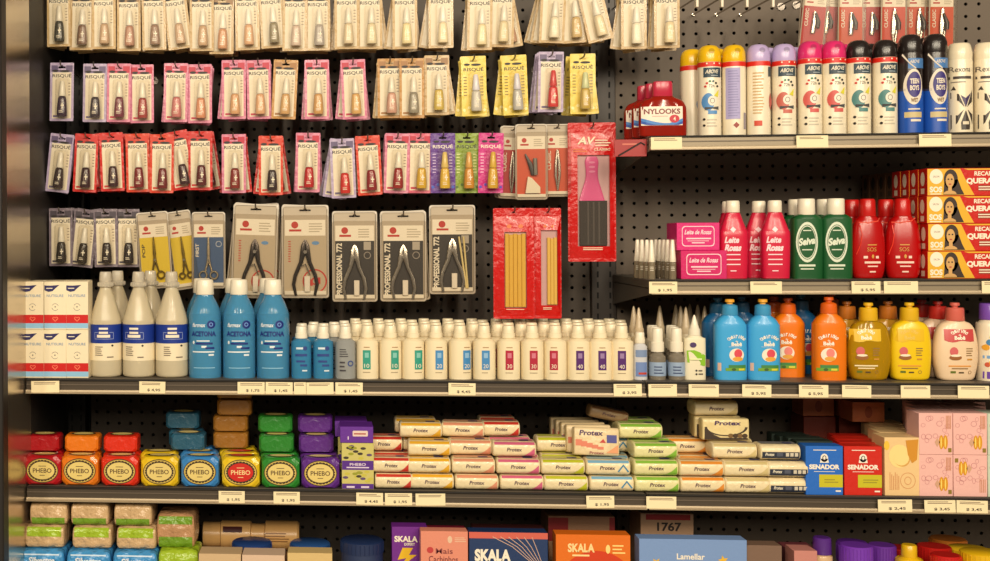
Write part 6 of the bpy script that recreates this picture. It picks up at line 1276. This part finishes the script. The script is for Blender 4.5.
# right end of the lowest shelf
s18 = S(860, .0)
place_b('hair_cream_carton', carton(36 * s18, 82 * s18, .04, (122, 96, 80), f_br), 760.5, .0, 'grey-brown carton right of the light blue box', 'box', 'hair cream boxes'); place_b('hair_cream_carton', carton(23 * s18, 76 * s18, .05, (196, 130, 120), None), 801, .0, 'dusty pink carton left of the purple bottle', 'box', 'hair cream boxes')
place_b('hair_cream_carton', carton(30 * s18, 72 * s18, .05, (110, 54, 60), None), 796, .07, 'dark rose carton behind the dusty pink one', 'box', 'hair cream boxes')
def rbottle(w, h, body, cap, capw, caph):
    k = s18; r = [(0, w * .92, 1, 2.2), (1, w, 1, 2.2), (h - caph - 8, w, 1, 2.2), (h - caph - 3, w * .85, 1, 2.2), (h - caph, capw * .95, 1, 2)]; c = [(h - caph - .5, capw, 1, 2), (h - caph, capw * 1.02, 1, 2), (h - 1, capw * .97, 1, 2), (h, capw * .85, 1, 2)]
    return bottle(px_rings(0, r, k), M(body, .3, 'plastic'), px_rings(0, c, k), M(cap, .3, 'plastic'))
place_b('lotion_bottle', rbottle(10, 87, (206, 170, 130), (84, 40, 130), 9, 16), 822, .0, 'bottle with dark purple cap right of the dusty pink carton', 'bottle', 'bottles and jars on the lowest shelf'); 
def jar2(rw, h, body, lid, lh):
    global s15
    o = s15; s15 = s18; r = jar(rw, h, body, lid, lh); s15 = o; return r
jp = jar2(15.5, 80, (120, 60, 160), (116, 54, 176), 22); jr = jar2(14, 73, (180, 30, 26), (196, 30, 26), 18); jy = jar2(20, 76, (226, 176, 30), (226, 180, 20), 9)
place_b('cream_jar', jp, 856, .0, 'purple jar with ribbed purple lid, larger front one', 'jar', 'bottles and jars on the lowest shelf'); place_b('cream_jar', jar2(13, 77, (110, 54, 150), (100, 46, 150), 20), 882, .03, 'purple jar with purple lid left of the yellow bottle', 'jar', 'bottles and jars on the lowest shelf'); place_b('cream_jar', jar2(15, 73, (110, 54, 150), (90, 40, 140), 20), 852, .085, 'purple jar behind the larger front purple one', 'jar', 'bottles and jars on the lowest shelf')
place_b('lotion_bottle', rbottle(13, 81, (226, 180, 20), (222, 176, 20), 7.5, 12), 909, .0, 'yellow bottle with narrow yellow cap between purple and red jars', 'bottle', 'bottles and jars on the lowest shelf')
place_b('cream_jar', jr, 946, -.01, 'bright red jar with red lid in front', 'jar', 'bottles and jars on the lowest shelf'); place_b('cream_jar', jar2(16, 72, (150, 24, 24), (176, 26, 22), 18), 934, .07, 'red jar behind the bright red front one', 'jar', 'bottles and jars on the lowest shelf'); place_b('cream_jar', jar2(14, 68, (150, 24, 24), (150, 24, 24), 18), 900, .085, 'dark red jar behind the yellow bottle', 'jar', 'bottles and jars on the lowest shelf')
place_b('cream_jar', jy, 982, -.005, 'yellow jar with wide yellow lid near the right edge, front', 'jar', 'bottles and jars on the lowest shelf'); place_b('cream_jar', jar2(19, 68, (226, 176, 30), (226, 184, 30), 9), 968, .09, 'yellow jar set back behind the front yellow jar', 'jar', 'bottles and jars on the lowest shelf')
place_b('cream_jar', jar2(18, 68, (170, 110, 50), (190, 110, 40), 10), 948, .17, 'orange-brown jar deepest behind the red jars', 'jar', 'bottles and jars on the lowest shelf')

# ================================================================== LIGHT
def area(name, loc, rot, sx, sy, power, col):
    d = bpy.data.lights.new(name, 'AREA'); d.shape = 'RECTANGLE'; d.size = sx; d.size_y = sy; d.energy = power; d.color = col
    o = bpy.data.objects.new(name, d); C.objects.link(o); o.location = loc; o.rotation_euler = [math.radians(a) for a in rot]; return o
WARM = (1.0, 0.87, 0.67)
for lx in (-1.5, -0.45, 0.6, 1.65, 2.7):      # rows of ceiling tubes running towards the shelves
    area('ceiling_lamp', (lx, -3.4, 3.05), (52, 0, 0), 0.14, 1.3, 34, WARM)
    area('ceiling_lamp', (lx + .3, -6.0, 3.05), (66, 0, 0), 0.14, 1.3, 22, WARM)
w = bpy.data.worlds.new('world'); sc.world = w; w.use_nodes = True
bg = w.node_tree.nodes['Background']; bg.inputs[0].default_value = (1.0, 0.85, 0.66, 1); bg.inputs[1].default_value = 0.12
sc.view_settings.view_transform = 'Standard'; sc.view_settings.look = 'None'; sc.view_settings.gamma = 1; sc.view_settings.exposure = 0.1
